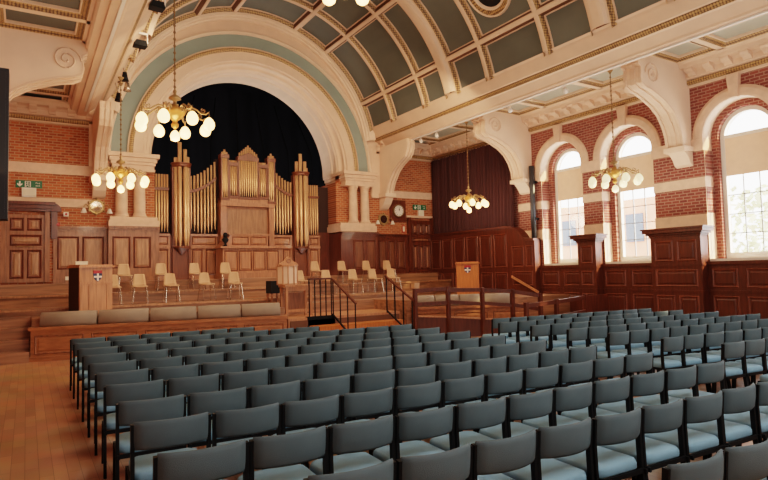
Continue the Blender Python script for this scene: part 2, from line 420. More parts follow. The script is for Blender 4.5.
# brick parapet box right, red marker, clock, lamps, signs
t = thing('wall_clock', 'round white wall clock mounted on a dark wood board', 'clock', (12.17, YE - .02, 4.04))
mb = MB(); mb.box(-.36, .36, -.05, .02, -.42, .42); mb.build('back_board', 'wood_dark', t)
mb = MB(); mb.lathe([(.001, -.10), (.205, -.10), (.24, -.11), (.26, -.09), (.26, -.05)], n=28, axis='y'); mb.build('rim', 'brass_dark', t)
mb = MB(); mb.lathe([(.001, -.112), (.205, -.112)], n=28, axis='y'); mb.build('face', 'white_paint', t)
mb = MB()
for k in range(12):
    a = PI * k / 6; mb.bar((.15 * math.sin(a), -.118, .15 * math.cos(a)), (.19 * math.sin(a), -.118, .19 * math.cos(a)), .006, .018)
mb.build('hour_marks', 'black_metal', t)
mb = MB(); mb.bar((0, -.122, 0), (.10 * math.sin(R(25)), -.122, .10 * math.cos(R(25))), .006, .022); mb.build('hour_hand', 'black_metal', t)
mb = MB(); mb.bar((0, -.125, 0), (.16 * math.sin(R(0)), -.125, .16 * math.cos(R(0))), .006, .014); mb.build('minute_hand', 'black_metal', t)

def text(name, body, size, mat, parent, loc, rot=(PI / 2, 0, 0)):
    c = bpy.data.curves.new(name, 'FONT'); c.body = body; c.size = size; c.extrude = .002; c.align_x = 'CENTER'; c.align_y = 'CENTER'
    o = bpy.data.objects.new(name, c); o.data.materials.append(MATS[mat]); COL.objects.link(o); me = bpy.data.meshes.new_from_object(o.evaluated_get(bpy.context.evaluated_depsgraph_get())); bpy.data.objects.remove(o)
    o = bpy.data.objects.new(name, me); COL.objects.link(o); o.parent = parent; o.location = loc; o.rotation_euler = rot
    return o
def exit_sign(x, z, label, w=.62, h=.20, y=YE):
    t = thing('exit_sign', label, 'sign', (x, y, z))
    mb = MB(); mb.box(-w / 2, w / 2, -.05, .0, -h / 2, h / 2); mb.build('sign_plate', 'green_sign', t)
    mb = MB()
    ax = -w * .35   # down arrow
    mb.prism([(ax - .018, .07), (ax + .018, .07), (ax + .018, -.01), (ax + .06, .02), (ax + .06, -.02), (ax, -.075), (ax - .06, -.02), (ax - .06, .02), (ax - .018, -.01)], lambda a, b, q: (a, q, b), -.054, -.05)
    mb.build('arrow', 'white_paint', t)
    mb = MB(); px = -.03
    mb.box(px - .07, px - .045, -.054, -.05, -.08, .08); mb.box(px + .045, px + .07, -.054, -.05, -.08, .08); mb.box(px - .07, px + .07, -.054, -.05, .07, .08)
    mb.prism([(px + .012 * math.cos(a) * 1.4, .05 + .017 * math.sin(a)) for a in [2 * PI * k / 8 for k in range(8)]], lambda a, b, q: (a, q, b), -.054, -.05)
    mb.bar((px, -.052, .03), (px - .01, -.052, -.02), .004, .03); mb.bar((px - .01, -.052, -.02), (px + .03, -.052, -.07), .004, .016)
    mb.bar((px - .01, -.052, -.02), (px - .035, -.052, -.07), .004, .016); mb.bar((px - .035, -.052, .02), (px + .035, -.052, 0), .004, .014)
    mb.build('running_figure', 'white_paint', t)
    text('lettering', 'Fire\nexit', .07, 'white_paint', t, (w * .33, -.052, 0))
    return t
exit_sign(.04, 4.36, 'green fire exit sign with white arrow above the left door')
exit_sign(13.22, 4.22, 'small green fire exit sign above the right door beside the curtain')
def signbox(x, z, lab, w=.34, h=.26):
    t = thing('emergency_light', lab, 'light', (x, YE, z))
    mb = MB(); mb.box(-w / 2, w / 2, -.09, 0, 0, h); mb.build('housing', 'white_paint', t)
    mb = MB(); mb.box(-w / 2 + .03, w / 2 - .03, -.11, -.09, .04, h - .04); mb.build('diffuser', 'paper', t)
signbox(.04, 4.0, 'white emergency light box under the left fire exit sign')
signbox(13.27, 3.87, 'white emergency light box under the right fire exit sign', .24, .24)
def sconce(x, z, lab):
    t = thing('wall_sconce', lab, 'wall lamp', (x, YE - .02, z))
    mb = MB(); mb.smooth = True; mb.lathe([(.001, -.05), (.15, -.06), (.19, -.04), (.21, -.06), (.22, -.02), (.22, .02)], n=20, axis='y'); mb.build('frame', 'brass', t)
    mb = MB(); mb.lathe([(.001, -.062), (.15, -.066)], n=20, axis='y'); mb.build('mirror', 'mirror', t)
    for s_ in (-1, 1):
        mb = MB(); mb.tube([(s_ * .2, -.05, 0), (s_ * .28, -.13, .05), (s_ * .33, -.17, -.02), (s_ * .33, -.17, -.08)], .014, 6); a = mb.build('arm', 'brass', t)
        mb = MB(); mb.lathe([(.03, 0), (.05, -.05), (.085, -.14), (.08, -.14), (.045, -.05)], (s_ * .33, -.17, -.06), 12); mb.build('lamp_shade', 'white_paint', t)
    mb = MB()
    for k in range(6):
        a = 2 * PI * k / 6 + .5; mb.sphere((.23 * math.cos(a), -.05, .23 * math.sin(a)), .035, 8, 6)
    mb.build('ornament', 'brass', t)
sconce(1.70, 3.80, 'ornate brass mirror sconce on brick wall left of the organ')
sconce(11.50, 3.70, 'ornate brass mirror sconce on brick wall beside the clock')
t = thing('numeral_plaque', 'small red and white plaque on brick under the clock', 'sign', (12.45, YE, 3.35))
mb = MB(); mb.box(-.07, .07, -.02, 0, -.14, .14); mb.build('plate', 'red_paint', t)
mb = MB(); mb.box(-.045, .045, -.025, -.02, -.1, .1); mb.build('notice', 'paper', t)
t = thing('fire_alarm', 'red fire alarm call point in the corner beside the curtain', 'alarm', (13.92, YE - .1, 2.9))
mb = MB(); mb.box(-.08, .08, -.05, .09, -.22, .22); mb.build('housing', 'red_paint', t)
mb = MB(); mb.box(-.05, .05, -.06, -.05, -.12, .0); mb.build('notice', 'paper', t)
for x, z, lab in ((.72, 3.25, 'small red warning light on the panelling right of the left door'), (.93, 3.55, 'pale pink call point box on the brick beside the door hood')):
    t = thing('call_point', lab, 'alarm', (x, YE - .05, z))
    mb = MB(); mb.box(-.06, .06, -.1, .05, -.06, .06); mb.build('housing', 'red_paint' if z < 3.3 else 'white_paint', t)
    mb = MB(); mb.lathe([(.001, -.12), (.03, -.12), (.035, -.1)], n=10, axis='y'); mb.build('lens', 'red_paint', t)
t = thing('letter_tray', 'small white notice card on the skirting left of the lectern', 'card', (1.02, YE - .12, 1.70))
mb = MB(); mb.box(-.1, .1, -.01, .01, 0, .1); mb.build('card', 'paper', t)

# ------------------------------------------------------------------ organ niche backdrop
mb = MB(); mb.smooth = True
pts = [(2.2, 18.66), (2.6, 21.5), (4.4, 22.6), (8.6, 22.6), (10.4, 21.5), (10.8, 18.66)]
mb.add([(x, y, 0) for x, y in pts] + [(x, y, 9.2) for x, y in pts], [(i, i + 1, 7 + i, 6 + i) for i in range(5)])
mb.add([(x, y, 9.2) for x, y in pts], [tuple(range(6))])
struct(mb.build('wall_niche', 'black_cloth'))
mb = MB(); mb.smooth = True
fr = []
for k in range(7):
    mb.tube([(3.4 + k * 1.05, 20.3 + .1 * (k % 2), 1.4), (3.6 + k * .98, 20.4, 6.4), (4.3 + k * .75, 20.6, 8.2)], .02, 5)
o = mb.build('backdrop_cords', 'black_cloth'); tag(o, 'black draped cloth folds hanging behind the organ pipes', 'drape')

# ------------------------------------------------------------------ organ
YO = 18.6
org = thing('pipe_organ', 'pipe organ with gilded pipes in a carved wooden case under the arch', 'organ', (XC, YO, 1.2))
OL = (XC, YO, 1.2)
def opart(mb, name, mats, parent=org): 
    return mb.build(name, mats, parent, OL)
mb = MB(); mb.box(3.31, 8.95, YO + .05, 19.5, 1.2, 3.02); opart(mb, 'case', 'organ_wood_dark')
mb = MB(); mb.box(8.95, 9.85, YO + .35, YO + .4, 1.2, 3.2); opart(mb, 'side_panel', 'wood_dark')
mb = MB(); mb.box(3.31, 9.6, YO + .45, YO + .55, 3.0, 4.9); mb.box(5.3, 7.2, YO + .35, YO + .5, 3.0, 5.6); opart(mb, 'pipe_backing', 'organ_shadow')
cells = [(3.34, 3.78), (4.40, 5.26), (7.10, 7.85), (8.5, 8.93)]
for a, b in cells:
    mb = MB()
    panel(mb, (a + .05, YO, 2.72), (1, 0, 0), (0, 0, 1), (0, -1, 0), b - a - .1, .26, m=.04, d=.03, mi_frame=1, mi_field=0)
    n_ = 2 if b - a > .6 else 1; w_ = (b - a) / n_
    for k in range(n_): panel(mb, (a + k * w_ + .05, YO, 1.75), (1, 0, 0), (0, 0, 1), (0, -1, 0), w_ - .1, .82, m=.05, d=.03, mi_frame=1, mi_field=0)
    mb.cur = 0
    mb.box(a, b, YO, YO + .06, 1.5, 3.0)
    for z0, z1, e in ((2.60, 2.68, .05), (2.99, 3.06, .06)): mb.box(a, b, YO - e, YO + .02, z0, z1)
    opart(mb, 'lower_case', ['organ_wood', 'organ_wood_dark'])
def pipes(xs, ztops, zfeet, ys, rad, name='organ_pipe'):
    for x, zt, zf, y in zip(xs, ztops, zfeet, ys):
        mb = MB(); mb.smooth = True
        foot = min(.30, (zt - zf) * .2)
        mb.lathe([(.008, zf), (rad, zf + foot), (rad, zt), (rad * .8, zt), (rad * .8, zt - .05)], (x, y, 0), 12)
        mb.smooth = False
        mb.add([(x - rad * .45, y - rad * 1.02, zf + foot + .02), (x + rad * .45, y - rad * 1.02, zf + foot + .02), (x, y - rad * 1.1, zf + foot + .12)], [(0, 1, 2)])
        opart(mb, name, 'gilt_pipe')
def lin(a, b, n): return [a + (b - a) * k / (n - 1) for k in range(n)]
# left and right flats
pipes(lin(3.39, 3.72, 5), [4.93] * 5, [3.12] * 5, [YO + .05] * 5, .030)
pipes(lin(8.54, 8.88, 5), [4.88] * 5, [3.1] * 5, [YO + .05] * 5, .030)
# curved flats
def curve_flat(xa, xb, za, zb, n_, flip):
    xs = lin(xa, xb, n_); zt = []; zf = []
    for k in range(n_):
        u = k / (n_ - 1); w_ = u if not flip else 1 - u
        zt.append(za + (zb - za) * (w_ ** 1.6)); zf.append(3.22 - .14 * math.sin(PI * u))
    pipes(xs, zt, zf, [YO + .05] * n_, .034)
curve_flat(4.44, 5.20, 4.93, 5.44, 8, False)
curve_flat(7.24, 7.86, 4.93, 5.32, 7, True)
# towers
def tower(cx, zs, r_, zb=3.0, crown=5.22):
    xs = []; ys = []; zt = []
    for k, a in enumerate((-70, -25, 25, 70)):
        xs.append(cx + r_ * math.sin(R(a))); ys.append(YO - .02 - r_ * math.cos(R(a))); zt.append(zs[k])
    pipes(xs, zt, [2.66, 2.60, 2.60, 2.66], ys, .060)
    mb = MB(); mb.lathe([(r_ + .06, crown - .06), (r_ + .10, crown - .04), (r_ + .10, crown + .02), (r_ + .13, crown + .04), (r_ + .13, crown + .07), (r_ - .06, crown + .07), (r_ - .06, crown - .06), (r_ + .06, crown - .06)], (cx, YO - .02, 0), 20)
    opart(mb, 'tower_crown', 'organ_wood_dark')
    mb = MB(); mb.smooth = True; mb.lathe([(.001, 2.38), (.05, 2.42), (.09, 2.48), (.20, 2.58), (r_ + .06, 2.60), (r_ + .08, 2.66), (.001, 2.66)], (cx, YO - .02, 0), 20)
    opart(mb, 'tower_corbel', 'organ_wood_dark')
    mb = MB(); mb.box(cx - .28, cx - .20, YO - .05, YO + .2, 1.5, 5.2); mb.box(cx + .20, cx + .28, YO - .05, YO + .2, 1.5, 5.2); mb.box(cx - .22, cx + .22, YO + .02, YO + .1, 1.5, 5.2)
    opart(mb, 'tower_case', 'organ_wood_dark')
tower(4.13, [5.46, 5.93, 5.72, 5.50], .19)
tower(8.22, [5.66, 5.92, 5.66, 5.45], .19, crown=5.22)
# bands across the pipes
mb = MB(); mb.box(3.34, 3.76, YO - .02, YO + .0, 4.42, 4.51)
mb.box(8.50, 8.92, YO - .02, YO + .0, 4.40, 4.48); opart(mb, 'pipe_rail', 'organ_wood_dark')
for xa, xb, za, zb in ((4.40, 5.24, 4.38, 4.86), (7.90, 7.20, 4.42, 4.80)):
    mb = MB(); n_ = 10
    pr = [(xa + (xb - xa) * k / n_, za + (zb - za) * (k / n_) ** 1.7) for k in range(n_ + 1)]
    mb.prism(pr + [(a, b + .10) for a, b in reversed(pr)], lambda a, b, q: (a, q, b), YO - .02, YO); opart(mb, 'pipe_rail', 'organ_wood_dark')
# centre: towers, flats, middle
def carved(x0, x1, zt, zb, peak=0):
    mb = MB(); m_ = (x0 + x1) / 2
    mb.box(x0 - .02, x0 + .025, YO - .2, YO + .1, zb - .05, zt); mb.box(x1 - .025, x1 + .02, YO - .2, YO + .1, zb - .05, zt)
    mb.prism([(x0 - .03, zt - .14), (x1 + .03, zt - .14), (x1 + .03, zt - .03), (m_, zt - .03 + peak), (x0 - .03, zt - .03)], lambda a, b, q: (a, q, b), YO - .22, YO - .14)
    mb.box(x0 - .03, x1 + .03, YO - .23, YO + .1, zb - .08, zb)
    opart(mb, 'carved_frame', 'organ_wood_dark')
for x0, x1, zt, zb, n_, r_ in ((5.36, 5.58, 5.70, 4.25, 3, .036), (6.95, 7.18, 5.70, 4.18, 3, .036)):
    pipes(lin(x0 + .04, x1 - .04, n_), [zt + .06, zt + .14, zt + .06], [zb] * n_, [YO - .15] * n_, r_); carved(x0, x1, zt, zb)
for x0, x1, zt, zb in ((5.62, 5.90, 5.46, 4.33), (6.62, 6.90, 5.46, 4.33)):
    pipes(lin(x0 + .04, x1 - .04, 4), [zt + .05] * 4, [zb] * 4, [YO - .12] * 4, .030); carved(x0, x1, zt, zb)
pipes(lin(5.97, 6.55, 9), [5.78 + .26 * (1 - abs(k - 4) / 4) for k in range(9)], [4.32] * 9, [YO - .17] * 9, .030); carved(5.93, 6.59, 5.66, 4.30, .16)
mb = MB(); mb.cur = 0
mb.box(5.30, 7.16, YO - .25, YO + .2, 3.98, 4.10); mb.box(5.34, 7.12, YO - .20, YO + .2, 4.10, 4.26)
mb.box(5.32, 5.52, YO - .20, YO + .2, 1.3, 3.98); mb.box(6.96, 7.14, YO - .20, YO + .2, 1.3, 3.98)
mb.box(5.52, 6.96, YO - .06, YO + .2, 1.3, 3.98); mb.cur = 1
for k in range(24): mb.box(5.56, 6.92, YO - .085, YO - .06, 3.04 + k * .036, 3.068 + k * .036)
opart(mb, 'organ_front', ['organ_wood', 'wood_panel'])
# console in front
con = thing('organ_console', 'wooden organ console with panelled front below the central pipes', 'organ console', (6.1, 17.6, 1.62))
CLc = (6.1, 17.6, 1.62)
mb = MB(); mb.box(5.14, 7.02, 17.6, 18.35, 1.62, 2.56); mb.box(5.08, 7.08, 17.54, 18.35, 1.62, 1.78); mb.build('body', 'organ_wood', con, CLc)
mb = MB()
for k in range(4): panel(mb, (5.19 + k * .455, 17.6, 1.85), (1, 0, 0), (0, 0, 1), (0, -1, 0), .42, .64, m=.045, d=.03, mi_frame=1, mi_field=0)
mb.build('front_panel', ['organ_wood', 'organ_wood_dark'], con, CLc)
mb = MB(); mb.box(5.05, 7.1, 17.5, 18.35, 2.56, 2.62); mb.build('top_rail', 'organ_wood', con, CLc)
mb = MB(); mb.box(5.42, 6.66, 17.75, 18.35, 2.62, 2.98); mb.box(5.38, 6.70, 17.72, 18.35, 2.98, 3.02)
mb.prism([(5.14, 2.62), (5.42, 2.62), (5.42, 2.98), (5.30, 2.82), (5.2, 2.72)], lambda a, b, q: (a, q, b), 17.75, 18.3)
mb.cur = 0
mb.build('upper_case', 'organ_wood', con, CLc)
mb = MB(); panel(mb, (5.48, 17.75, 2.67), (1, 0, 0), (0, 0, 1), (0, -1, 0), .54, .27, m=.04, d=.03, mi_frame=1, mi_field=0)
panel(mb, (6.08, 17.75, 2.67), (1, 0, 0), (0, 0, 1), (0, -1, 0), .54, .27, m=.04, d=.03, mi_frame=1, mi_field=0)
mb.build('upper_panel', ['organ_wood', 'organ_wood_dark'], con, CLc)
t = thing('bust', 'small dark bust on the left shoulder of the organ console', 'ornament', (5.24, 17.66, 2.625))
mb = MB(); mb.smooth = True; mb.lathe([(.001, 0), (.07, 0), (.05, .04), (.03, .09), (.09, .16), (.11, .22), (.05, .28), (.001, .29)], n=12); mb.build('torso', 'void', t)
mb = MB(); mb.smooth = True; mb.sphere((0, -.01, .35), .075, 12, 8, 1.2); mb.build('head', 'void', t)

# ------------------------------------------------------------------ vault
ZC = 6.0
def vp(r, ang, y): return (XC + r * math.cos(R(ang)), y, ZC + r * math.sin(R(ang)))
LON = [12.0, 25.7, 54.7, 71.7, 99.6, 115.5, 145.0, 168.0]
# transverse ribs: (y centre, width)
TR = [(18.08, .10), (16.5, .15), (14.6, .15), (13.2, .52), (11.6, .15), (9.5, .15), (7.9, .52), (6.3, .15), (4.2, .15), (2.6, .52), (1.0, .15), (-1.2, .15)]
RR = 4.42; RP = 4.57; RS = 4.62
mbp = MB(); mbd = MB(); mbf = MB(); mbr = MB(); mbw = MB()
def arcstrip(mb, pr, a0, a1, n=None):
    n = n or max(2, int(abs(a1 - a0) / 3.5))
    mb.sweep(pr, [(lambda r, y, a=a0 + (a1 - a0) * k / n: vp(r, a, y)) for k in range(n + 1)])
OC = (10.62, 39.8)  # oculus centre: y, angle
for i in range(len(TR) - 1):
    yb = TR[i][0] - TR[i][1] / 2; ya = TR[i + 1][0] + TR[i + 1][1] / 2   # ya < yb
    for j in range(len(LON) - 1):
        hw = R(1) and .065 / RR * 180 / PI
        a0 = LON[j] + (hw if j else 0); a1 = LON[j + 1] - (hw if j < len(LON) - 2 else 0)
        q = lambda d: d / RR * 180 / PI
        def rect(d, r): return [vp(r, a0 + q(d), ya + d), vp(r, a1 - q(d), ya + d), vp(r, a1 - q(d), yb - d), vp(r, a0 + q(d), yb - d)]
        # frame bands (subdivided along the arc)
        def frame(mb, d0, r0, d1, r1, part=3):
            for yy0, yy1 in ((ya + d0, ya + d1), (yb - d0, yb - d1)) if part & 1 else ():
                n = max(2, int((a1 - a0) / 3.5))
                f0 = [vp(r0, a0 + q(d0) + (a1 - a0 - 2 * q(d0)) * k / n, yy0) for k in range(n + 1)]
                f1 = [vp(r1, a0 + q(d1) + (a1 - a0 - 2 * q(d1)) * k / n, yy1) for k in range(n + 1)]
                mb.add(f0 + f1, [(k, k + 1, n + 2 + k, n + 1 + k) for k in range(n)])
            for aa0, aa1 in (([(a0 + q(d0), a0 + q(d1))] if j else []) + ([(a1 - q(d0), a1 - q(d1))] if j < len(LON) - 2 else [])) if part & 2 else ():
                mb.quad(vp(r0, aa0, ya + d0), vp(r0, aa0, yb - d0), vp(r1, aa1, yb - d1), vp(r1, aa1, ya + d1))
        frame(mbd, 0, RR, .055, RP - .02, 1); frame(mbw, 0, RR, .055, RP - .02, 2)
        frame(mbf, .055, RP - .03, .085, RP - .03); frame(mbf, .085, RP - .03, .087, RP)
        arcstrip(mbp, [(RP, ya + .08), (RP, yb - .08)], a0 + q(.08), a1 - q(.08))
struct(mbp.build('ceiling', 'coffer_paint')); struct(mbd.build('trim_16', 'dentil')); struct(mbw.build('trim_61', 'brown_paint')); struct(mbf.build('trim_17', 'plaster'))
for y, w in TR:
    h = w / 2
    if w > .3:
        arcstrip(mbr, [(RS, y - h), (RR, y - h), (RR - .01, y - h + .05), (RR - .10, y - h + .09), (RR - .12, y - h + .17), (RR - .12, y + h - .17), (RR - .10, y + h - .09), (RR - .01, y + h - .05), (RR, y + h), (RS, y + h)], 13.6, 166.4, 48)
    else: arcstrip(mbr, [(RS, y - h), (RR, y - h), (RR - .02, y - h + .03), (RR - .02, y + h - .03), (RR, y + h), (RS, y + h)], 13.6, 166.4, 48)
for a in LON[1:-1]:
    hw = .065 / RR * 180 / PI
    mbr.sweep([(a - hw, RR), (a - hw * .6, RR - .025), (a + hw * .6, RR - .025), (a + hw, RR)], [lambda p, r, y=y: vp(r, p, y) for y in (18.1, YB)])
struct(mbr.build('trim_18', 'plaster'))
# moulded arch where the vault meets the end wall
mb = MB(); pr = [(4.47, 18.03), (4.36, 18.03), (4.34, 18.08), (4.26, 18.10), (4.24, 18.16), (4.14, 18.18), (4.12, 18.24), (4.0, 18.30)]
arcstrip(mb, pr, 11, 169, 56); 
# widen so the mouldings die into the lunette wall
mb2 = MB(); arcstrip(mb2, [(4.62, 18.03), (4.36, 18.03), (4.35, 18.08), (4.30, 18.10), (4.29, 18.17), (4.24, 18.19), (4.23, 18.33)], 8, 172, 56)
struct(mb2.build('trim_19', 'plaster_light'))
# oculus
oy, oa = OC
def op(rad, t, r): # point on the vault around the oculus
    return vp(r, oa + rad * math.sin(t) / RR * 180 / PI, oy + rad * math.cos(t))
mb = MB(); mb.cur = 0
rings = [(.46, RP - .01), (.50, RP - .07), (.53, RP - .07), (.54, RP - .04), (.66, RP - .05), (.67, RP - .08), (.70, RP - .08), (.72, RP)]
n = 32
for k in range(len(rings) - 1):
    mb.cur = 1 if k == 3 or k == 4 and False else 0
    a, b = rings[k], rings[k + 1]
    mb.add([op(a[0], 2 * PI * i / n, a[1]) for i in range(n)] + [op(b[0], 2 * PI * i / n, b[1]) for i in range(n)], [(i, (i + 1) % n, n + (i + 1) % n, n + i) for i in range(n)])
mb.cur = 2; mb.add([op(.47, 2 * PI * i / n, RP - .012) for i in range(n)], [tuple(range(n))])
o = mb.build('window_1', ['plaster_light', 'dentil', 'void']); struct(o)
# roof shell outside the vault so no daylight leaks in
mb = MB(); arcstrip(mb, [(4.75, YB), (4.75, 18.6)], 15, 165, 40); mb.box(XC + 4.7, XR + .7, YB, YE + .3, 7.26, 7.34); mb.box(XL - .2, XC - 4.7, YB, YE + .3, 7.26, 7.34)
struct(mb.build('roof', 'brown_paint'))

# beams on both sides
for sgn, nm in ((1, 'beam_right'), (-1, 'beam_left')):
    f = lambda a, b, y: (XC + sgn * a, y, b)
    mb = MB()
    P1 = [(4.78, 7.25), (4.50, 7.11), (4.37, 7.07), (4.43, 7.03), (4.46, 6.98), (4.62, 6.76), (4.66, 6.74)]
    P2 = [(4.66, 6.74), (4.74, 6.64)]
    P3 = [(4.74, 6.64), (4.80, 6.62), (5.0, 6.46), (5.02, 6.42), (5.06, 6.40)]
    P5 = [(5.06, 6.40), (5.30, 6.40), (5.30, 6.47), (5.44, 6.47), (5.48, 6.52), (5.48, 6.90)]
    mb.smooth = False
    for P_, c in ((P1, 0), (P2, 1), (P3, 0), (P5, 0)):
        mb.cur = c; mb.sweep(P_, [lambda a, b, y=y: f(a, b, y) for y in (YB, YE)])
    struct(mb.build(nm, ['plaster', 'dentil']))
    mb = MB(); mb.box(*(sorted((XC + sgn * 5.10, XC + sgn * 5.16))), 3.0, 17.6, 6.36, 6.395)
    o = mb.build('lighting_track', 'white_paint'); tag(o, 'long thin lighting track under the %s beam' % ('right' if sgn > 0 else 'left'), 'track')

# aisle ceilings with coffers
def aisle(x0, x1, nm, tn):
    mbp = MB(); mbd = MB(); mbr = MB()
    mbp.box(x0 - .02, x1 + .02, YB, YE, ZA + .12, ZA + .2)
    br = [(18.4, 18.4), (13.1, 13.6), (7.8, 8.2), (2.5, 2.9), (YB, YB)]
    ribs = [(YE - .02, YE), (17.28, 17.42), (15.23, 15.37), (13.08, 13.62), (11.98, 12.12), (9.93, 10.07), (7.78, 8.22), (6.68, 6.82), (4.63, 4.77), (2.5, 2.92), (1.4, 1.54), (YB, YB + .1)]
    mbr.box(x0, x0 + .10, YB, YE, ZA, ZA + .14); mbr.box(x1 - .10, x1, YB, YE, ZA, ZA + .14)
    for a, b in ribs: mbr.box(x0, x1, a, b, ZA, ZA + .14)
    for r1, r0 in zip(ribs, ribs[1:]):
        ya, yb = r0[1], r1[0]; xa, xb = x0 + .10, x1 - .10
        def ring(mb, d0, z0, d1, z1):
            A = [(xa + d0, ya + d0, z0), (xb - d0, ya + d0, z0), (xb - d0, yb - d0, z0), (xa + d0, yb - d0, z0)]
            B = [(xa + d1, ya + d1, z1), (xb - d1, ya + d1, z1), (xb - d1, yb - d1, z1), (xa + d1, yb - d1, z1)]
            mb.add(A + B, [(i, (i + 1) % 4, 4 + (i + 1) % 4, 4 + i) for i in range(4)])
        ring(mbd, 0, ZA + .01, .12, ZA + .08); ring(mbr, .12, ZA + .06, .15, ZA + .06); ring(mbr, .15, ZA + .06, .15, ZA + .12)
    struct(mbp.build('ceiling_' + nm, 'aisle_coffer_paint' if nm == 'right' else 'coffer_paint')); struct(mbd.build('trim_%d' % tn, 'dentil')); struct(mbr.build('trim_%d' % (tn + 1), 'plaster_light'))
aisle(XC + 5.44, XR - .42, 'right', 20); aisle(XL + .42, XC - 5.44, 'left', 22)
# aisle cornices: cove with modillions and a dentil course
def cornice(fn, t0, t1, nm, step=.42):
    # fn(out, z, t): out from the wall
    mb = MB()
    mb.cur = 0; mb.sweep([(0, 6.10), (.06, 6.12), (.06, 6.16), (.03, 6.17)], [lambda a, b, t=t: fn(a, b, t) for t in (t0, t1)])
    mb.cur = 1; mb.sweep([(.05, 6.17), (.10, 6.19), (.10, 6.27), (.06, 6.28)], [lambda a, b, t=t: fn(a, b, t) for t in (t0, t1)])
    mb.cur = 0; mb.sweep([(.06, 6.28), (.14, 6.30), (.15, 6.44), (.20, 6.50), (.40, 6.52), (.42, 6.60), (.46, 6.65), (.46, 6.70)], [lambda a, b, t=t: fn(a, b, t) for t in (t0, t1)])
    n = int((t1 - t0) / step)
    for k in range(n):
        t = t0 + (k + .5) * (t1 - t0) / n
        poly = [(.13, 6.33), (.20, 6.34), (.24, 6.40), (.34, 6.43), (.38, 6.47), (.38, 6.52), (.13, 6.52)]
        mb.prism(poly, fn, t - .09, t + .09)
    struct(mb.build(nm, ['plaster', 'dentil']))
cornice(lambda o_, z, t: (XR - o_, t, z), YB, YE, 'trim_24')
cornice(lambda o_, z, t: (XL + o_, t, z), YB, YE, 'trim_25')
cornice(lambda o_, z, t: (t, YE - o_, z), XL, XC - 4.75, 'trim_26')
cornice(lambda o_, z, t: (t, YE - o_, z), XC + 4.75, XR, 'trim_27')

# ------------------------------------------------------------------ scrolled brackets
PROF = [(0, 6.66), (1.95, 6.66), (2.05, 6.60), (2.06, 6.42), (1.97, 6.36), (1.98, 6.20), (2.0, 6.10), (1.96, 5.98), (1.82, 5.90), (1.6, 5.86), (1.33, 5.77), (1.02, 5.64), (.74, 5.45), (.54, 5.18), (.43, 4.92), (.39, 4.62), (.32, 4.48), (.18, 4.34), (.10, 4.20), (0, 4.15)]
def bracket(side, y0, y1, label):
    wall = XR if side > 0 else XL
    t = thing('scrolled_bracket', label, 'bracket', (wall, (y0 + y1) / 2, 4.15), group='scrolled plaster brackets under the beams')
    loc = t.location.copy()
    f = lambda a, b, q: (-side * a, q - loc.y, b - loc.z)
    mb = MB(); mb.prism(PROF, f, y0, y1); mb.build('bracket_body', 'plaster_light', t)
    # moulded ribs along the curved edge
    for q0, q1 in ((y0 - .02, y0 + .05), ((y0 + y1) / 2 - .06, (y0 + y1) / 2 + .06), (y1 - .05, y1 + .02)):
        mb = MB(); ed = PROF[2:16]
        out = [(a + .03, b - .03) for a, b in ed]
        mb.prism(ed + out[::-1], f, q0, q1); mb.build('edge_moulding', 'plaster', t)
    for yy in (y0 - .015, y1 + .015):
        mb = MB(); pts = []
        for k in range(34):
            a = k * .38; r_ = .27 - .0076 * k
            pts.append((-side * ((1.70 if side < 0 else 1.55) + r_ * math.cos(a)), yy - loc.y, 6.22 + r_ * math.sin(a) - loc.z))
        mb.tube(pts, .02, 6); mb.build('scroll', 'plaster', t)
    mb = MB(); mb.box(*sorted((-side * 0, -side * .46)), y0 - .06 - loc.y, y1 + .06 - loc.y, 4.50 - loc.z, 4.62 - loc.z); mb.build('abacus', 'plaster_light', t)
bracket(1, 7.8, 8.22, 'cream scrolled bracket on right wall between the two nearer arched windows')
bracket(1, 13.1, 13.6, 'cream scrolled bracket on right wall at the near end of the red curtain')
bracket(-1, 13.1, 13.6, 'large flat-sided cream scrolled bracket at the upper left above the black speaker')
# narrow brackets standing out from the end wall under the beams
PROF2 = [(0, 6.42), (1.9, 6.42), (1.95, 6.2), (1.85, 5.95), (1.72, 5.8), (1.3, 5.62), (.95, 5.4), (.65, 5.05), (.5, 4.75), (.48, 4.5), (.3, 4.25), (.12, 4.1), (0, 4.05)]
for sgn, lab in ((1, 'cream curved bracket on the end wall right of the organ arch, above the clock'), (-1, 'cream fluted bracket on the end wall left of the organ arch')):
    x = XC + (5.06 if sgn > 0 else -4.72)
    t = thing('scrolled_bracket', lab, 'bracket', (x, YE, 4.05))
    f = lambda a, b, q: (q, -a, b - 4.05)
    mb = MB(); mb.prism(PROF2, f, -.17, .17); mb.build('bracket_body', 'plaster_light', t)
    for q0 in (-.16, -.03, .10):
        mb = MB(); ed = PROF2[1:10]; out = [(a + .04, b - .02) for a, b in ed]
        mb.prism(ed + out[::-1], f, q0, q0 + .06); mb.build('edge_moulding', 'plaster', t)
    mb = MB(); mb.box(-.24, .24, -.56, 0, 4.50 - 4.05, 4.64 - 4.05); mb.build('abacus', 'plaster_light', t)
mb = MB(); mb.box(11.0, 11.5, YE - .1, YE, 4.5, 6.4); mb.box(1.5, 2.05, YE - .1, YE, 4.97, 6.4); struct(mb.build('trim_28', 'plaster'))

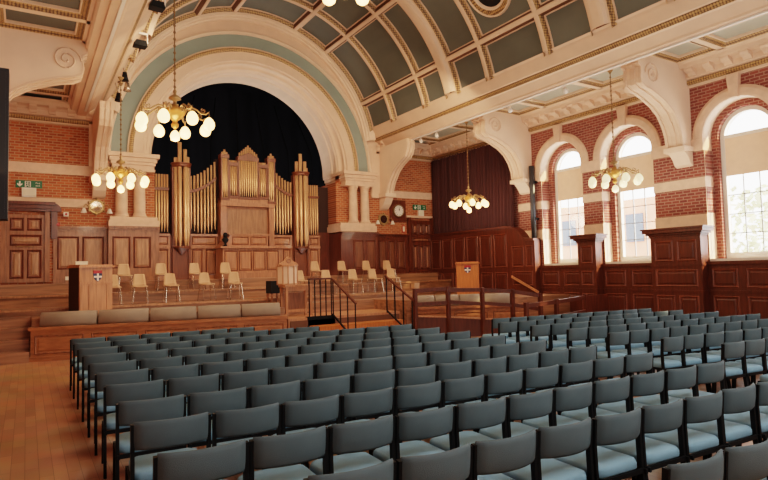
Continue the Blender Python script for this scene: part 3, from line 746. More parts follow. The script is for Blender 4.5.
# ------------------------------------------------------------------ right wall with arched windows
WINS = [11.93, 9.66, 6.72, 4.45, 1.6]
ZS = 4.80
def arch_pts(cy, r, zs, n=20): return [(cy - r * math.cos(PI * k / n), zs + r * math.sin(PI * k / n)) for k in range(n + 1)]
def wall_sheet(mb, x, openings, r, zs, zbot, y0, y1, z0, z1, n=20):
    # wall face at x with arched holes (constant radius) from zbot up
    ops = sorted(openings)
    cuts = [y0] + [c for o_ in ops for c in (o_ - r, o_ + r)] + [y1]
    for i in range(0, len(cuts), 2): mb.quad((x, cuts[i], z0), (x, cuts[i + 1], z0), (x, cuts[i + 1], z1), (x, cuts[i], z1))
    for c in ops:
        mb.quad((x, c - r, z0), (x, c + r, z0), (x, c + r, zbot), (x, c - r, zbot))
        ap = arch_pts(c, r, zs, n)
        for k in range(n):
            (a, b), (a2, b2) = ap[k], ap[k + 1]
            mb.quad((x, a, b), (x, a2, b2), (x, a2, z1), (x, a, z1))
def reveal(mb, x0, x1, c, r, zs, zbot, n=20):
    ap = [(c - r, zbot)] + arch_pts(c, r, zs, n) + [(c + r, zbot)]
    m = len(ap)
    mb.add([(x0, a, b) for a, b in ap] + [(x1, a, b) for a, b in ap], [(i, i + 1, m + i + 1, m + i) for i in range(m - 1)])
    mb.quad((x0, c - r, zbot), (x0, c + r, zbot), (x1, c + r, zbot), (x1, c - r, zbot))
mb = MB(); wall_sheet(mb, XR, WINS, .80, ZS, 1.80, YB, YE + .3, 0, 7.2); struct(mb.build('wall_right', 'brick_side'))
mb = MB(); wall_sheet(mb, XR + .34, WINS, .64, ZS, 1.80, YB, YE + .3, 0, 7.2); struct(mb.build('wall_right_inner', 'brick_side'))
# outside leaf, blocks light
mb = MB(); wall_sheet(mb, XR + .62, WINS, .56, ZS, 1.9, YB, YE + .3, 0, 7.2); struct(mb.build('wall_right_outer', 'stone'))
for i, c in enumerate(WINS):
    mb = MB(); reveal(mb, XR, XR + .34, c, .80, ZS, 1.80); struct(mb.build('trim_%d' % (30 + i), 'plaster_light'))
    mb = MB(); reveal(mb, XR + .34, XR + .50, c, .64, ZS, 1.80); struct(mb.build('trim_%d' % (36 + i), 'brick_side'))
    # brick courses inside the reveals, between stone bands
    mb = MB()
    for s_ in (-1, 1):
        for z0, z1 in ((2.96, 3.60), (3.86, 4.50)): mb.box(XR + .02, XR + .335, *sorted((c + s_ * .803, c + s_ * .79)), z0, z1)
    struct(mb.build('trim_%d' % (42 + i), 'brick_side'))
    # stone archivolt, keystone
    mb = MB(); n = 22; pr = [(.80, XR), (.80, XR - .05), (.86, XR - .07), (.98, XR - .07), (1.05, XR - .04), (1.06, XR)]
    mb.sweep(pr, [(lambda r_, x, a=PI * k / n: (x, c - r_ * math.cos(a), ZS + r_ * math.sin(a))) for k in range(n + 1)])
    mb.prism([(-.09, 5.58), (.09, 5.58), (.14, 6.12), (-.14, 6.12)], lambda a, b, q: (q, c + a, b), XR - .13, XR)
    struct(mb.build('trim_%d' % (48 + i), 'stone'))
    # window: plaster/timber frame, blind, glazing
    w = bpy.data.objects.new('window_%d' % (i + 2), None); COL.objects.link(w); w['kind'] = 'structure'; WL = (XR + .50, c, 1.95); w.location = WL
    mb = MB(); x0 = XR + .46; x1 = XR + .56
    # ring between r .54 and .64 + legs
    ap = [(c - .64, 1.82)] + arch_pts(c, .64, ZS) + [(c + .64, 1.82)]; bp_ = [(c - .54, 1.98)] + arch_pts(c, .54, ZS) + [(c + .54, 1.98)]
    m = len(ap)
    for x in (x0, x1): mb.add([(x, a, b) for a, b in ap] + [(x, a, b) for a, b in bp_], [(i_, i_ + 1, m + i_ + 1, m + i_) for i_ in range(m - 1)] + [(0, m - 1, 2 * m - 1, m)])
    mb.add([(x0, a, b) for a, b in bp_] + [(x1, a, b) for a, b in bp_], [(i_, i_ + 1, m + i_ + 1, m + i_) for i_ in range(m - 1)] + [(0, m - 1, 2 * m - 1, m)])
    mb.build('window_frame', 'frame_white', w, WL)
    mb = MB(); mb.box(XR + .47, XR + .50, c - .55, c + .55, 3.84, 4.80); mb.build('window_blind', 'blind', w, WL)
    mb = MB(); mb.box(XR + .44, XR + .50, c - .56, c + .56, 4.76, 4.84); mb.build('window_rail', 'frame_white', w, WL)
    mb = MB()
    for k in (1, 2): mb.box(XR + .50, XR + .53, c - .54 + .36 * k - .011, c - .54 + .36 * k + .011, 1.98, 3.86)
    for k in (1, 2, 3): mb.box(XR + .50, XR + .53, c - .54, c + .54, 1.98 + .465 * k - .011, 1.98 + .465 * k + .011)
    mb.build('glazing_bars', 'glazing_bar', w, WL)
    mb = MB(); mb.quad((XR + .54, c - .54, 1.98), (XR + .54, c + .54, 1.98), (XR + .54, c + .54, 3.86), (XR + .54, c - .54, 3.86)); mb.build('pane', 'glass', w, WL)
    mb = MB(); mb.add([(XR + .54, a, b) for a, b in arch_pts(c, .54, ZS)], [tuple(range(21))]); mb.build('pane', 'glass', w, WL)
    mb = MB(); mb.box(XR - .02, XR + .5, c - .79, c + .79, 1.76, 1.84); mb.build('window_sill', 'frame_white', w, WL)
# stone bands on piers between windows
mb = MB()
edges = [YB] + [e for c in sorted(WINS) for e in (c - .80, c + .80)] + [13.75]
for i in range(0, len(edges), 2):
    a, b = edges[i], edges[i + 1]
    for z0, z1, e in ((2.62, 2.94, .03), (3.60, 3.85, .03), (4.50, 4.80, .06)): mb.box(XR - e, XR + .345, a - .005, b + .005, z0, z1)
struct(mb.build('trim_54', 'stone'))
# vertical pipe
t = thing('downpipe', 'dark grey vertical pipe on the right wall before the first arched window', 'pipe', (13.84, 12.97, 2.66))
mb = MB(); mb.smooth = True; mb.tube([(0, 0, 0), (0, 0, 2.35)], .085, 14); mb.build('pipe', 'pipe_grey', t)
mb = MB(); mb.box(-.02, .14, -.11, .11, .6, .66); mb.box(-.02, .14, -.11, .11, 1.8, 1.86); mb.build('clamp', 'black_metal', t)

# wainscot on the right wall
mb = MB(); mb.cur = 0
mb.box(XR - .08, XR, YB, 13.5, 0, 1.70); mb.box(XR - .12, XR, YB, 13.5, 1.70, 1.78); mb.box(XR - .11, XR, YB, 13.5, 0, .2)
mb.box(XR - .10, XR, YB, 13.5, 1.04, 1.09)
def rp(y0, y1, z0, z1, x=XR - .08): panel(mb, (x, y1, z0), (0, -1, 0), (0, 0, 1), (-1, 0, 0), y1 - y0, z1 - z0, m=.06, d=.035, mi_frame=2, mi_field=1)
for a, b in ((7.54, 2.9), (10.52, 8.83), (12.84, 11.14), (2.1, -1.3)):
    n = max(1, round((a - b) / .82)); w_ = (a - b) / n
    for k in range(n):
        rp(b + k * w_ + .09, b + (k + 1) * w_ - .09, 1.15, 1.60); rp(b + k * w_ + .09, b + (k + 1) * w_ - .09, .28, .96)
struct(mb.build('trim_55', ['wood_red', 'wood_red', 'wood_red_lit_edge']))
def pedestal(y0, y1, nm, np_):
    global mb
    mb = MB(); mb.cur = 0; x = XR - .34
    mb.box(x, XR, y0, y1, 0, 2.42)
    for z0, z1, e in ((2.42, 2.47, .03), (2.47, 2.52, .08), (2.52, 2.60, .14), (2.60, 2.64, .17)): mb.box(x - e, XR, y0 - e, y1 + e, z0, z1)
    mb.box(x - .03, XR, y0 - .03, y1 + .03, 0, .2); mb.box(x - .02, XR, y0 - .02, y1 + .02, 1.04, 1.09); mb.box(x - .02, XR, y0 - .02, y1 + .02, 1.68, 1.73)
    w_ = (y1 - y0 - .1) / np_
    for k in range(np_):
        rp(y0 + .05 + k * w_ + .05, y0 + .05 + (k + 1) * w_ - .05, 1.80, 2.32, x); rp(y0 + .05 + k * w_ + .05, y0 + .05 + (k + 1) * w_ - .05, .28, .96, x)
    rp(y0 + .1, y1 - .1, 1.17, 1.60, x)
    return struct(mb.build(nm, ['wood_red', 'wood_red', 'wood_red_lit_edge']))
pedestal(7.54, 8.83, 'trim_56', 2); pedestal(10.52, 11.14, 'trim_57', 1); pedestal(2.1, 3.2, 'trim_58', 2)
# tall panelling below the curtain, sweeping down in a curve
mb = MB(); mb.cur = 0
pr = [(YE, 0), (YE, 3.08), (14.1, 3.08)] + [(14.1 - .8 * math.sin(a), 2.62 + .46 * math.cos(a) ** 1.5) for a in [PI / 2 * k / 8 for k in range(1, 8)]] + [(13.2, 2.60), (12.84, 2.60), (12.84, 0)]
mb.prism(pr, lambda a, b, q: (q, a, b), XR - .30, XR)
top = pr[1:-1]
for a, b in zip(top, top[1:]):
    mb.bar((XR - .18, a[0], a[1] + .03), (XR - .18, b[0], b[1] + .03), .34, .07)
for k in range(6):
    y1 = YE - .1 - k * .72; rp(y1 - .62, y1, 1.75, 2.9, XR - .30); rp(y1 - .62, y1, .95, 1.6, XR - .30)
rp(13.30, 13.86, 1.75, 2.45, XR - .30); rp(12.92, 13.24, 1.75, 2.45, XR - .30); rp(12.95, 13.86, 1.15, 1.62, XR - .30)
struct(mb.build('trim_59', ['wood_red', 'wood_red', 'wood_red_lit_edge']))
# curtain
mb = MB(); mb.smooth = True; n = 190; row = []
for k in range(n + 1):
    y = YE - .12 - k * (4.55 / n); row.append((XR - .22 + .06 * math.sin(k * .95) + .02 * math.sin(k * .33), y))
mb.add([(x, y, 3.10) for x, y in row] + [(x + .03, y, 6.10) for x, y in row], [(i, i + 1, n + 2 + i, n + 1 + i) for i in range(n)])
o = mb.build('curtain', 'curtain', None, (XR - .2, YE, 3.1)); tag(o, 'long dark red pleated curtain hanging on the right aisle wall', 'curtain')

# left wall (outside the photo's frame, closes the room)
mb = MB(); mb.box(XL - .2, XL, YB, YE, 0, 7.2); struct(mb.build('wall_left', 'brick_end'))
mb = MB(); mb.box(XL, XL + .05, YB, YE, 1.2, 3.2); struct(mb.build('trim_60', 'wood_mid'))
mb = MB(); mb.box(XL - .2, XR + .7, YB - .2, YB, 0, 11); struct(mb.build('wall_rear', 'plaster'))

# ------------------------------------------------------------------ chairs for the audience
def make_chair():
    t = thing('conference_chair', '', 'chair')
    W = .221
    mb = MB(); mb.smooth = True      # upholstered backrest, gently bowed
    n = 8
    def yb(u, z): return .055 * (u ** 2) - .10 * (z - .60) - .0
    front = []; back = []
    zs = [.612, .630, .70, .770, .792, .800]; th = [.010, .020, .024, .022, .015, .004]
    vs = []; 
    for j, z in enumerate(zs):
        for k in range(n + 1):
            u = -1 + 2 * k / n; e = .6 if k in (0, n) else 1
            vs.append((u * W, yb(u, z) - th[j] * e, z))
    nb = len(vs)
    for j, z in enumerate(zs):
        for k in range(n + 1):
            u = -1 + 2 * k / n; e = .6 if k in (0, n) else 1
            vs.append((u * W, yb(u, z) + th[j] * e, z))
    fs = []; m = n + 1; J = len(zs)
    for j in range(J - 1):
        for k in range(n):
            a = j * m + k; fs.append((a, a + 1, a + m + 1, a + m)); fs.append((nb + a, nb + a + m, nb + a + m + 1, nb + a + 1))
        a = j * m; fs.append((a, a + m, nb + a + m, nb + a)); a = j * m + n; fs.append((a, nb + a, nb + a + m, a + m))
    for k in range(n):
        fs.append((k, nb + k, nb + k + 1, k + 1)); a = (J - 1) * m + k; fs.append((a, a + 1, nb + a + 1, nb + a))
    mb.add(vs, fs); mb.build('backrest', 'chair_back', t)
    mb = MB(); mb.smooth = True      # seat: rounded pad
    prof = [(0, .395), (.96, .395), (1, .405), (1, .440), (.97, .455), (.9, .462), (0, .466)]
    def seatpt(r_, z, a):
        ca, sa = math.cos(a), math.sin(a); p = 9
        q = (abs(ca) ** p + abs(sa) ** p) ** (-1 / p)
        return (r_ * .222 * ca * q, .255 + r_ * .215 * sa * q, z)
    mb.sweep(prof, [lambda r_, z, a=2 * PI * k / 28: seatpt(r_, z, a) for k in range(28)], closed=True)
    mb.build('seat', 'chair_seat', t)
    mb = MB()
    for s_ in (-1, 1): mb.bar((s_ * .222, .0, .385), (s_ * .222, .45, .385), .018, .03)
    mb.bar((-.222, .45, .385), (.222, .45, .385), .018, .03); mb.bar((-.222, .03, .385), (.222, .03, .385), .018, .03)
    mb.build('seat_frame', 'black_metal', t)
    for s_ in (-1, 1):
        mb = MB(); mb.bar((s_ * .2275, .042, .782), (s_ * .2275, .058, .60), .023, .034); mb.bar((s_ * .2275, .058, .60), (s_ * .2275, .05, .36), .023, .036); mb.bar((s_ * .2275, .05, .36), (s_ * .2275, .0, 0), .023, .036)
        mb.build('leg', 'black_metal', t)
        mb = MB(); mb.bar((s_ * .228, .44, .40), (s_ * .228, .47, 0), .020, .036); mb.build('leg', 'black_metal', t)
    return t
ORD = ['first', 'second', 'third', 'fourth', 'fifth', 'sixth', 'seventh', 'eighth', 'ninth', 'tenth', 'eleventh', 'twelfth']
chair0 = make_chair(); used = [False]
def put_chair(x, y, rz, sx, label, group):
    if not used[0]:
        used[0] = True; c = chair0; c.location = (x, y, 0); c.rotation_euler = (0, 0, rz); c.scale = (sx, 1, 1); c['label'] = label; c['group'] = group
    else: dup(chair0, (x, y, 0), rz, label, group, (sx, 1, 1))
SEAM = [.575, 1.10, 1.60, 2.08, 2.56, 3.03, 3.50, 3.95, 4.41, 4.87, 5.33, 5.79]
ROWS = [(10.24, .075, 0, 6), (9.52, .080, 0, 8), (8.74, .080, 0, 11), (7.94, .080, 0, 11), (7.14, .075, 0, 11), (6.39, .075, 0, 11), (5.61, .070, 0, 11), (4.80, .065, 0, 11), (4.06, .060, 0, 11), (3.27, .055, 0, 11), (2.50, .052, 1, 11), (1.70, .050, 4, 10)]
for r_, (y0, sl, k0, k1) in enumerate(ROWS):
    for k in range(k0, k1):
        xa, xb = SEAM[k], SEAM[k + 1]; xm = (xa + xb) / 2
        put_chair(xm, y0 - sl * (xm - .6) + random.uniform(-.006, .006), -sl + random.uniform(-.01, .01), (xb - xa) / .488,
                  'blue-grey padded chair, %s from left, %s row from the stage, left block' % (ORD[k], ORD[r_]), 'left block of audience chairs')
RROWS = [(8.06, .155, 7.42, 10), (7.42, .160, 6.98, 11), (6.66, .150, 6.98, 11), (5.92, .150, 6.98, 11), (5.19, .140, 6.97, 11), (4.37, .125, 6.95, 11), (3.62, .11, 6.97, 6), (2.86, .11, 6.97, 1)]
for r_, (y0, sl, x0, n_) in enumerate(RROWS):
    for k in range(n_):
        p = .405; xm = x0 + p * (k + .5)
        put_chair(xm, y0 - sl * (xm - x0) + random.uniform(-.006, .006), -sl + random.uniform(-.01, .01), p / .488,
                  'blue-grey padded chair, %s from left, %s row from the stage, right block' % (ORD[k], ORD[r_]), 'right block of audience chairs')

# ------------------------------------------------------------------ stage chairs
def make_stage_chair():
    t = thing('shell_chair', '', 'chair')
    mb = MB(); mb.smooth = True; n = 6
    # one moulded back, wider at the bottom, facing -y
    vs = []; rows = [(.45, .165, .155), (.50, .165, .185), (.62, .150, .205), (.74, .130, .225), (.765, .115, .228)]
    for z, w_, y in rows:
        for k in range(n + 1):
            u = -1 + 2 * k / n; vs.append((u * w_, y - .03 * u * u, z))
    fs = [(j * 7 + k, j * 7 + k + 1, j * 7 + 8 + k, j * 7 + 7 + k) for j in range(4) for k in range(n)]
    mb.add(vs, fs); o = mb.build('backrest', 'plastic_beige', t); md = o.modifiers.new('thick', 'SOLIDIFY'); md.thickness = .018
    mb = MB(); mb.smooth = True
    pr = [(0, .43), (.98, .43), (1, .445), (.96, .46), (0, .452)]
    mb.sweep(pr, [(lambda r_, z, a=2 * PI * k / 24: (r_ * .19 * math.cos(a) * (abs(math.cos(a)) ** 4 + abs(math.sin(a)) ** 4) ** -.25, -.03 + r_ * .20 * math.sin(a) * (abs(math.cos(a)) ** 4 + abs(math.sin(a)) ** 4) ** -.25, z)) for k in range(24)], closed=True)
    mb.build('seat', 'plastic_beige', t)
    for sx in (-1, 1):
        for sy in (-1, 1):
            mb = MB(); mb.tube([(sx * .14, sy * .13 - .02, .43), (sx * .18, sy * .20 - .02, 0)], .011, 6); mb.build('leg', 'chrome', t)
    return t
sc0 = make_stage_chair(); first = True
# (pixel-independent) positions: x, y, tier height
front = [(1.84, 15.8), (2.47, 15.8), (3.24, 15.8), (4.16, 15.8), (4.95, 15.8), (6.96, 15.75), (7.85, 15.8), (8.82, 15.85), (9.60, 15.9), (10.37, 16.0)]
back = [(2.25, 16.85), (3.22, 16.85), (4.14, 16.8), (5.0, 16.75), (7.94, 16.75), (8.94, 16.8), (9.95, 16.9), (10.88, 17.05)]
for row, zt, nm in ((front, 1.05, 'front'), (back, 1.34, 'back')):
    for k, (x, y) in enumerate(row):
        lab = 'beige plastic shell chair on the stage, %s from left in the %s row' % (ORD[k], nm)
        if first: sc0.location = (x, y, zt); sc0['label'] = lab; sc0['group'] = 'beige shell chairs on the stage tiers'; first = False
        else: dup(sc0, (x, y, zt), random.uniform(-.12, .12), lab, 'beige shell chairs on the stage tiers')

# ------------------------------------------------------------------ lecterns with crest
def shield(parent, s=1., y=-.01):
    out = [(-.11, .12), (.11, .12), (.11, -.02), (.07, -.10), (0, -.15), (-.07, -.10), (-.11, -.02)]
    mb = MB(); mb.prism([(a * s, b * s) for a, b in out], lambda a, b, q: (a, q, b), y - .008, y); c = mb.build('crest', 'navy', parent)
    mb = MB(); mb.box(-.11 * s, .11 * s, y - .012, y - .008, .05 * s, .12 * s); mb.build('crest_band', 'red_paint', c)
    mb = MB(); mb.box(-.022 * s, .022 * s, y - .016, y - .008, -.13 * s, .05 * s); mb.box(-.10 * s, .10 * s, y - .016, y - .008, -.055 * s, -.012 * s); mb.build('crest_cross', 'white_paint', c)
    return c
def lectern(loc, w, d, h, mat, matd, label, flip=False, rz=0):
    t = thing('lectern', label, 'lectern', loc, rz)
    mb = MB(); mb.box(-w / 2, w / 2, 0, d, 0, h - .06); mb.build('cabinet', matd, t)
    mb = MB(); mb.cur = 0
    mb.box(-w / 2, w / 2, -.03, 0, 0, h - .06)
    mb.box(-w / 2, w / 2, -.045, -.03, h * .62, h * .66); mb.box(-w / 2, w / 2, -.045, -.03, 0, .06)
    for a, b in ((-.5, -.30), (-.24, .24), (.30, .5)): mb.box(a * w + .01, b * w - .01, -.042, -.03, .08, h * .60)
    f = mb.build('front_panel', mat, t)
    mb = MB(); mb.box(-w / 2 - .03, w / 2 + .03, -.07, d + .03, h - .06, h - .02); mb.box(-w / 2, w / 2, -.05, d, h - .02, h + .01); mb.build('top', mat, t)
    c = shield(t, .95, -.03); c.location = (.03 if not flip else 0, 0, h * .79)
    return t
lectern((1.345, 14.66, .90), .78, .42, 1.14, 'wood_light', 'wood_black', 'pale wood lectern with a shield crest on the left of the stage', rz=R(25))
lectern((12.14, 14.3, .90), .72, .42, 1.06, 'wood_orange', 'wood_orange', 'orange-toned wood lectern with a shield crest on the right of the stage', True, R(-38))
t = thing('paper_stack', 'small pale box lying on top of the left lectern', 'box', (1.07, 14.8, 2.055))
mb = MB(); mb.box(-.12, .12, -.06, .06, 0, .07); mb.build('carton', 'paper', t)
mb = MB(); mb.box(-.125, .125, -.065, .065, .055, .075); mb.build('lid', 'paper', t)

# carved table lectern on a side table
t = thing('side_table', 'open-framed wooden table at the left of the centre steps', 'table', (6.0, 13.75, .62))
mb = MB(); mb.box(-.40, .40, 0, .45, .76, .82); mb.build('tabletop', 'wood_light', t)
for x in (-.37, .31):
    for y in (.02, .37): mb = MB(); mb.box(x, x + .06, y, y + .06, 0, .76); mb.build('leg', 'wood_light', t)
mb = MB(); mb.box(-.37, .37, .38, .41, .18, .60); mb.build('back_panel', 'wood_mid', t)
mb = MB(); mb.box(-.37, .37, .03, .07, .66, .76); mb.box(-.37, .37, .03, .07, .12, .18); mb.build('stretcher', 'wood_light', t)
t = thing('table_lectern', 'carved panelled reading stand with a gabled top resting on the side table', 'reading stand', (5.80, 13.98, 1.44))
hexa = [(-.27, .10), (-.20, -.10), (-.08, -.16), (.08, -.16), (.20, -.10), (.27, .10)]
mb = MB(); mb.prism(hexa, lambda a, b, q: (a, b, q), 0, .50); mb.build('body', 'plaster', t)
mb = MB()
for a, b in zip(hexa, hexa[1:]):
    mb.bar((a[0], a[1], 0), (a[0], a[1], .5), .03, .03)
    mb.bar((a[0], a[1], .02), (b[0], b[1], .02), .03, .03); mb.bar((a[0], a[1], .5), (b[0], b[1], .5), .04, .04)
mb.bar((.27, .10, 0), (.27, .10, .5), .03, .03); mb.build('ribs', 'wood_light', t)
mb = MB(); mb.prism([(-.28, .5), (.28, .5), (.24, .56), (.12, .62), (.06, .70), (0, .74), (-.06, .70), (-.12, .62), (-.24, .56)], lambda a, b, q: (a, q, b), -.02, .06); mb.build('gable', 'wood_light', t)
mb = MB(); mb.lathe([(.03, -.03), (.06, -.035), (.065, -.02)], (0, 0, .62), 12, 'y'); mb.build('roundel', 'wood_mid', t)
t = thing('piano_stool', 'black padded stool behind the side table', 'stool', (5.83, 15.0, .90))
mb = MB(); mb.box(-.20, .14, -.2, .2, .30, .64); mb.build('seat', 'void', t)
for x in (-.19, .08):
    for y in (-.18, .14): mb = MB(); mb.box(x, x + .05, y, y + .04, 0, .44); mb.build('leg', 'wood_mid', t)

# ------------------------------------------------------------------ stage-front benches with bolsters
def bench(a, b, cuts, label, clabel, name='stage_bench', ztop=.72):
    ax, ay = a; bx, by = b; L = math.hypot(bx - ax, by - ay); ang = math.atan2(by - ay, bx - ax)
    t = thing(name, label, 'bench', (ax, ay, 0), ang)
    mb = MB(); mb.cur = 0; mb.box(0, L, 0, .45, 0, ztop - .05)
    n = max(3, round(L / 1.0)); w_ = L / n
    for k in range(n): panel(mb, (k * w_ + .07, -.0, .15), (1, 0, 0), (0, 0, 1), (0, -1, 0), w_ - .14, ztop - .32, m=.05, d=.03, mi_frame=1, mi_field=0)
    mb.build('front_panel', ['wood_bench', 'wood_mid'], t)
    mb = MB(); mb.box(-.04, L + .02, -.05, .5, ztop - .07, ztop); mb.build('ledge', 'wood_bench', t)
    mb = MB(); mb.box(-.02, L + .02, -.03, .0, 0, .10); mb.build('plinth', 'wood_bench', t)
    dirx, diry = math.cos(ang), math.sin(ang)
    for k, (u0, u1) in enumerate(cuts):
        c = thing('bolster', clabel % ORD[k], 'cushion', (ax + dirx * u0 - diry * .02 * -1, ay + diry * u0, ztop + .004), ang, group='padded bolsters along the stage front')
        mb = MB(); mb.smooth = True; w2 = u1 - u0 - .03
        pr = [(.02, 0), (.0, .06), (.02, .16), (.07, .26), (.14, .305), (.22, .30), (.26, .22), (.26, 0), (.02, 0)]
        mb.sweep(pr, [(lambda p, q, x=x, s_=s_: (x, .14 + .02 + (p - .14) * s_, .15 + (q - .15) * s_)) for x, s_ in ((0.0, .86), (.012, 1), (w2 * .5, 1.02), (w2 - .012, 1), (w2, .86))])
        for x in (0, w2): mb.add([(x, .16 + (p - .14) * .86, .15 + (q - .15) * .86) for p, q in pr[:-1]], [tuple(range(8))])
        mb.build('pad', 'cushion', c)
    return t
bench((.08, 14.32), (5.38, 13.12), [(.16, 1.29), (1.29, 2.35), (2.35, 3.38), (3.38, 4.38), (4.38, 5.32)],
      'long wooden bench with panelled front along the left stage edge', 'brown-grey padded bolster on the left stage bench, %s from the left')
bench((9.05, 13.05), (12.0, 11.55), [(.08, .68), (.68, 1.38), (1.38, 2.02), (2.02, 2.85)],
      'panelled wooden bench along the right stage edge behind the timber railing', 'pale padded bolster on the right stage bench, %s from the left')

# ------------------------------------------------------------------ iron stair rails
def rail(pts, label, base=None):
    t = thing('stair_rail', label, 'handrail', pts[0][:2] + (.0,))
    L0 = t.location.copy(); o3 = lambda p: (p[0] - L0.x, p[1] - L0.y, p[2])
    mb = MB(); 
    for a, b in zip(pts, pts[1:]): mb.bar(o3(a), o3(b), .055, .045)
    mb.build('handrail', 'wood_red', t)
    return t, o3
t, o3 = rail([(6.0, 13.22, 1.58), (6.67, 13.2, 1.58), (6.67, 11.97, .98)], 'black iron stair rail with wooden handrail on the left of the steps')
for k in range(5): x = 6.02 + k * .155; mb = MB(); mb.box(x - 6.0 - .012, x - 6.0 + .012, -.03, -.006, .62, 1.57); mb.build('baluster', 'black_metal', t)
for k in range(4):
    y = 13.16 - k * .385; zt = 1.56 - (13.2 - y) * .488; mb = MB(); mb.box(.658, .682, y - 13.22 - .012, y - 13.22 + .012, max(.0, zt - .98), zt); mb.build('baluster', 'black_metal', t)
mb = MB(); mb.bar((.67, -.02, .66), (.67, -1.25, .06), .03, .04); mb.build('lower_rail', 'black_metal', t)
mb = MB(); mb.box(-.04, .72, -.05, .1, .30, .64); mb.build('base', 'black_metal', t)
t, o3 = rail([(8.32, 13.25, 1.60), (8.32, 11.95, .98)], 'black iron stair rail with wooden handrail on the right of the steps')
for k in range(4):
    y = 13.2 - k * .40; zt = 1.58 - (13.2 - y) * .488; mb = MB(); mb.box(-.014, .014, y - 13.25 - .014, y - 13.25 + .014, max(.0, zt - .98), zt); mb.build('baluster', 'black_metal', t)
mb = MB(); mb.bar((0, -.05, .66), (0, -1.28, .06), .03, .04); mb.build('lower_rail', 'black_metal', t)

# ------------------------------------------------------------------ timber ramp railing
t = thing('ramp_railing', 'dark timber post and rail barrier along the ramp in front of the right bench', 'railing', (8.4, 12.0, 0))
P_ = [(8.42, 12.0, 1.27, .56), (9.17, 11.6, 1.31, .52), (9.97, 11.2, 1.25, .45), (10.68, 10.84, 1.19, .38), (11.34, 10.5, 1.06, .32)]
l = lambda x, y, z: (x - 8.4, y - 12.0, z)
for x, y, zt, zc in P_:
    mb = MB(); mb.bar(l(x, y, 0), l(x, y, zt), .09, .09); mb.build('post', 'wood_red', t)
for (x, y, zt, zc), (x2, y2, zt2, zc2) in zip(P_, P_[1:]):
    mb = MB(); mb.bar(l(x, y, min(zt, 1.27) - .06), l(x2, y2, zt2 - .06), .05, .10); mb.build('top_rail', 'wood_red', t)
    mb = MB(); mb.bar(l(x, y, zt - .40), l(x2, y2, zt2 - .42), .05, .09); mb.build('middle_rail', 'wood_red', t)
    mb = MB(); mb.add([l(x, y + .04, 0), l(x2, y2 + .04, 0), l(x2, y2 + .04, zc2), l(x, y + .04, zc), l(x, y + .10, 0), l(x2, y2 + .10, 0), l(x2, y2 + .10, zc2), l(x, y + .10, zc)], [(0, 1, 2, 3), (4, 7, 6, 5), (3, 2, 6, 7)]); mb.build('side_board', 'wood_red', t)
    mb = MB(); mb.bar(l(x, y + .05, zc), l(x2, y2 + .05, zc2), .08, .035); mb.build('capping', 'wood_light', t)
t = thing('ramp_railing', 'short timber railing rising to the right wall behind the right chairs', 'railing', (10.2, 9.9, 0))
Q = [(10.2, 9.9, .90), (11.35, 9.98, .93), (12.75, 10.2, .985)]
l = lambda x, y, z: (x - 10.2, y - 9.9, z)
for x, y, zt in Q: mb = MB(); mb.bar(l(x, y, 0), l(x, y, zt), .09, .09); mb.build('post', 'wood_red', t)
for a, b in zip(Q, Q[1:]):
    mb = MB(); mb.bar(l(a[0], a[1], a[2] - .08), l(b[0], b[1], b[2] - .08), .05, .10); mb.build('top_rail', 'wood_red', t)
    mb = MB(); mb.bar(l(a[0], a[1], a[2] - .45), l(b[0], b[1], b[2] - .45), .05, .08); mb.build('middle_rail', 'wood_red', t)
mb = MB(); mb.box(2.58, 3.45, .28, .34, 0, .95); mb.build('solid_panel', 'wood_red', t)
t = thing('wall_handrail', 'slanting wooden handrail on the panelled wall below the curtain', 'handrail', (13.6, 13.8, 1.45))
mb = MB(); mb.bar((0, 0, 0), (0, -1.15, -.5), .05, .07); mb.build('rail', 'wood_light', t)
for k in (.25, .85): mb = MB(); mb.bar((0, -1.15 * k, -.5 * k - .02), (.11, -1.15 * k, -.5 * k - .06), .02, .02); mb.build('wall_fixing', 'brass', t)
t = thing('box', 'small cream box on the rail post at the top of the ramp', 'box', (8.46, 12.02, 1.275))
mb = MB(); mb.box(-.09, .07, -.07, .07, 0, .13); mb.build('carton', 'plastic_beige', t)
mb = MB(); mb.box(-.095, .075, -.075, .075, .11, .135); mb.build('lid', 'plastic_beige', t)

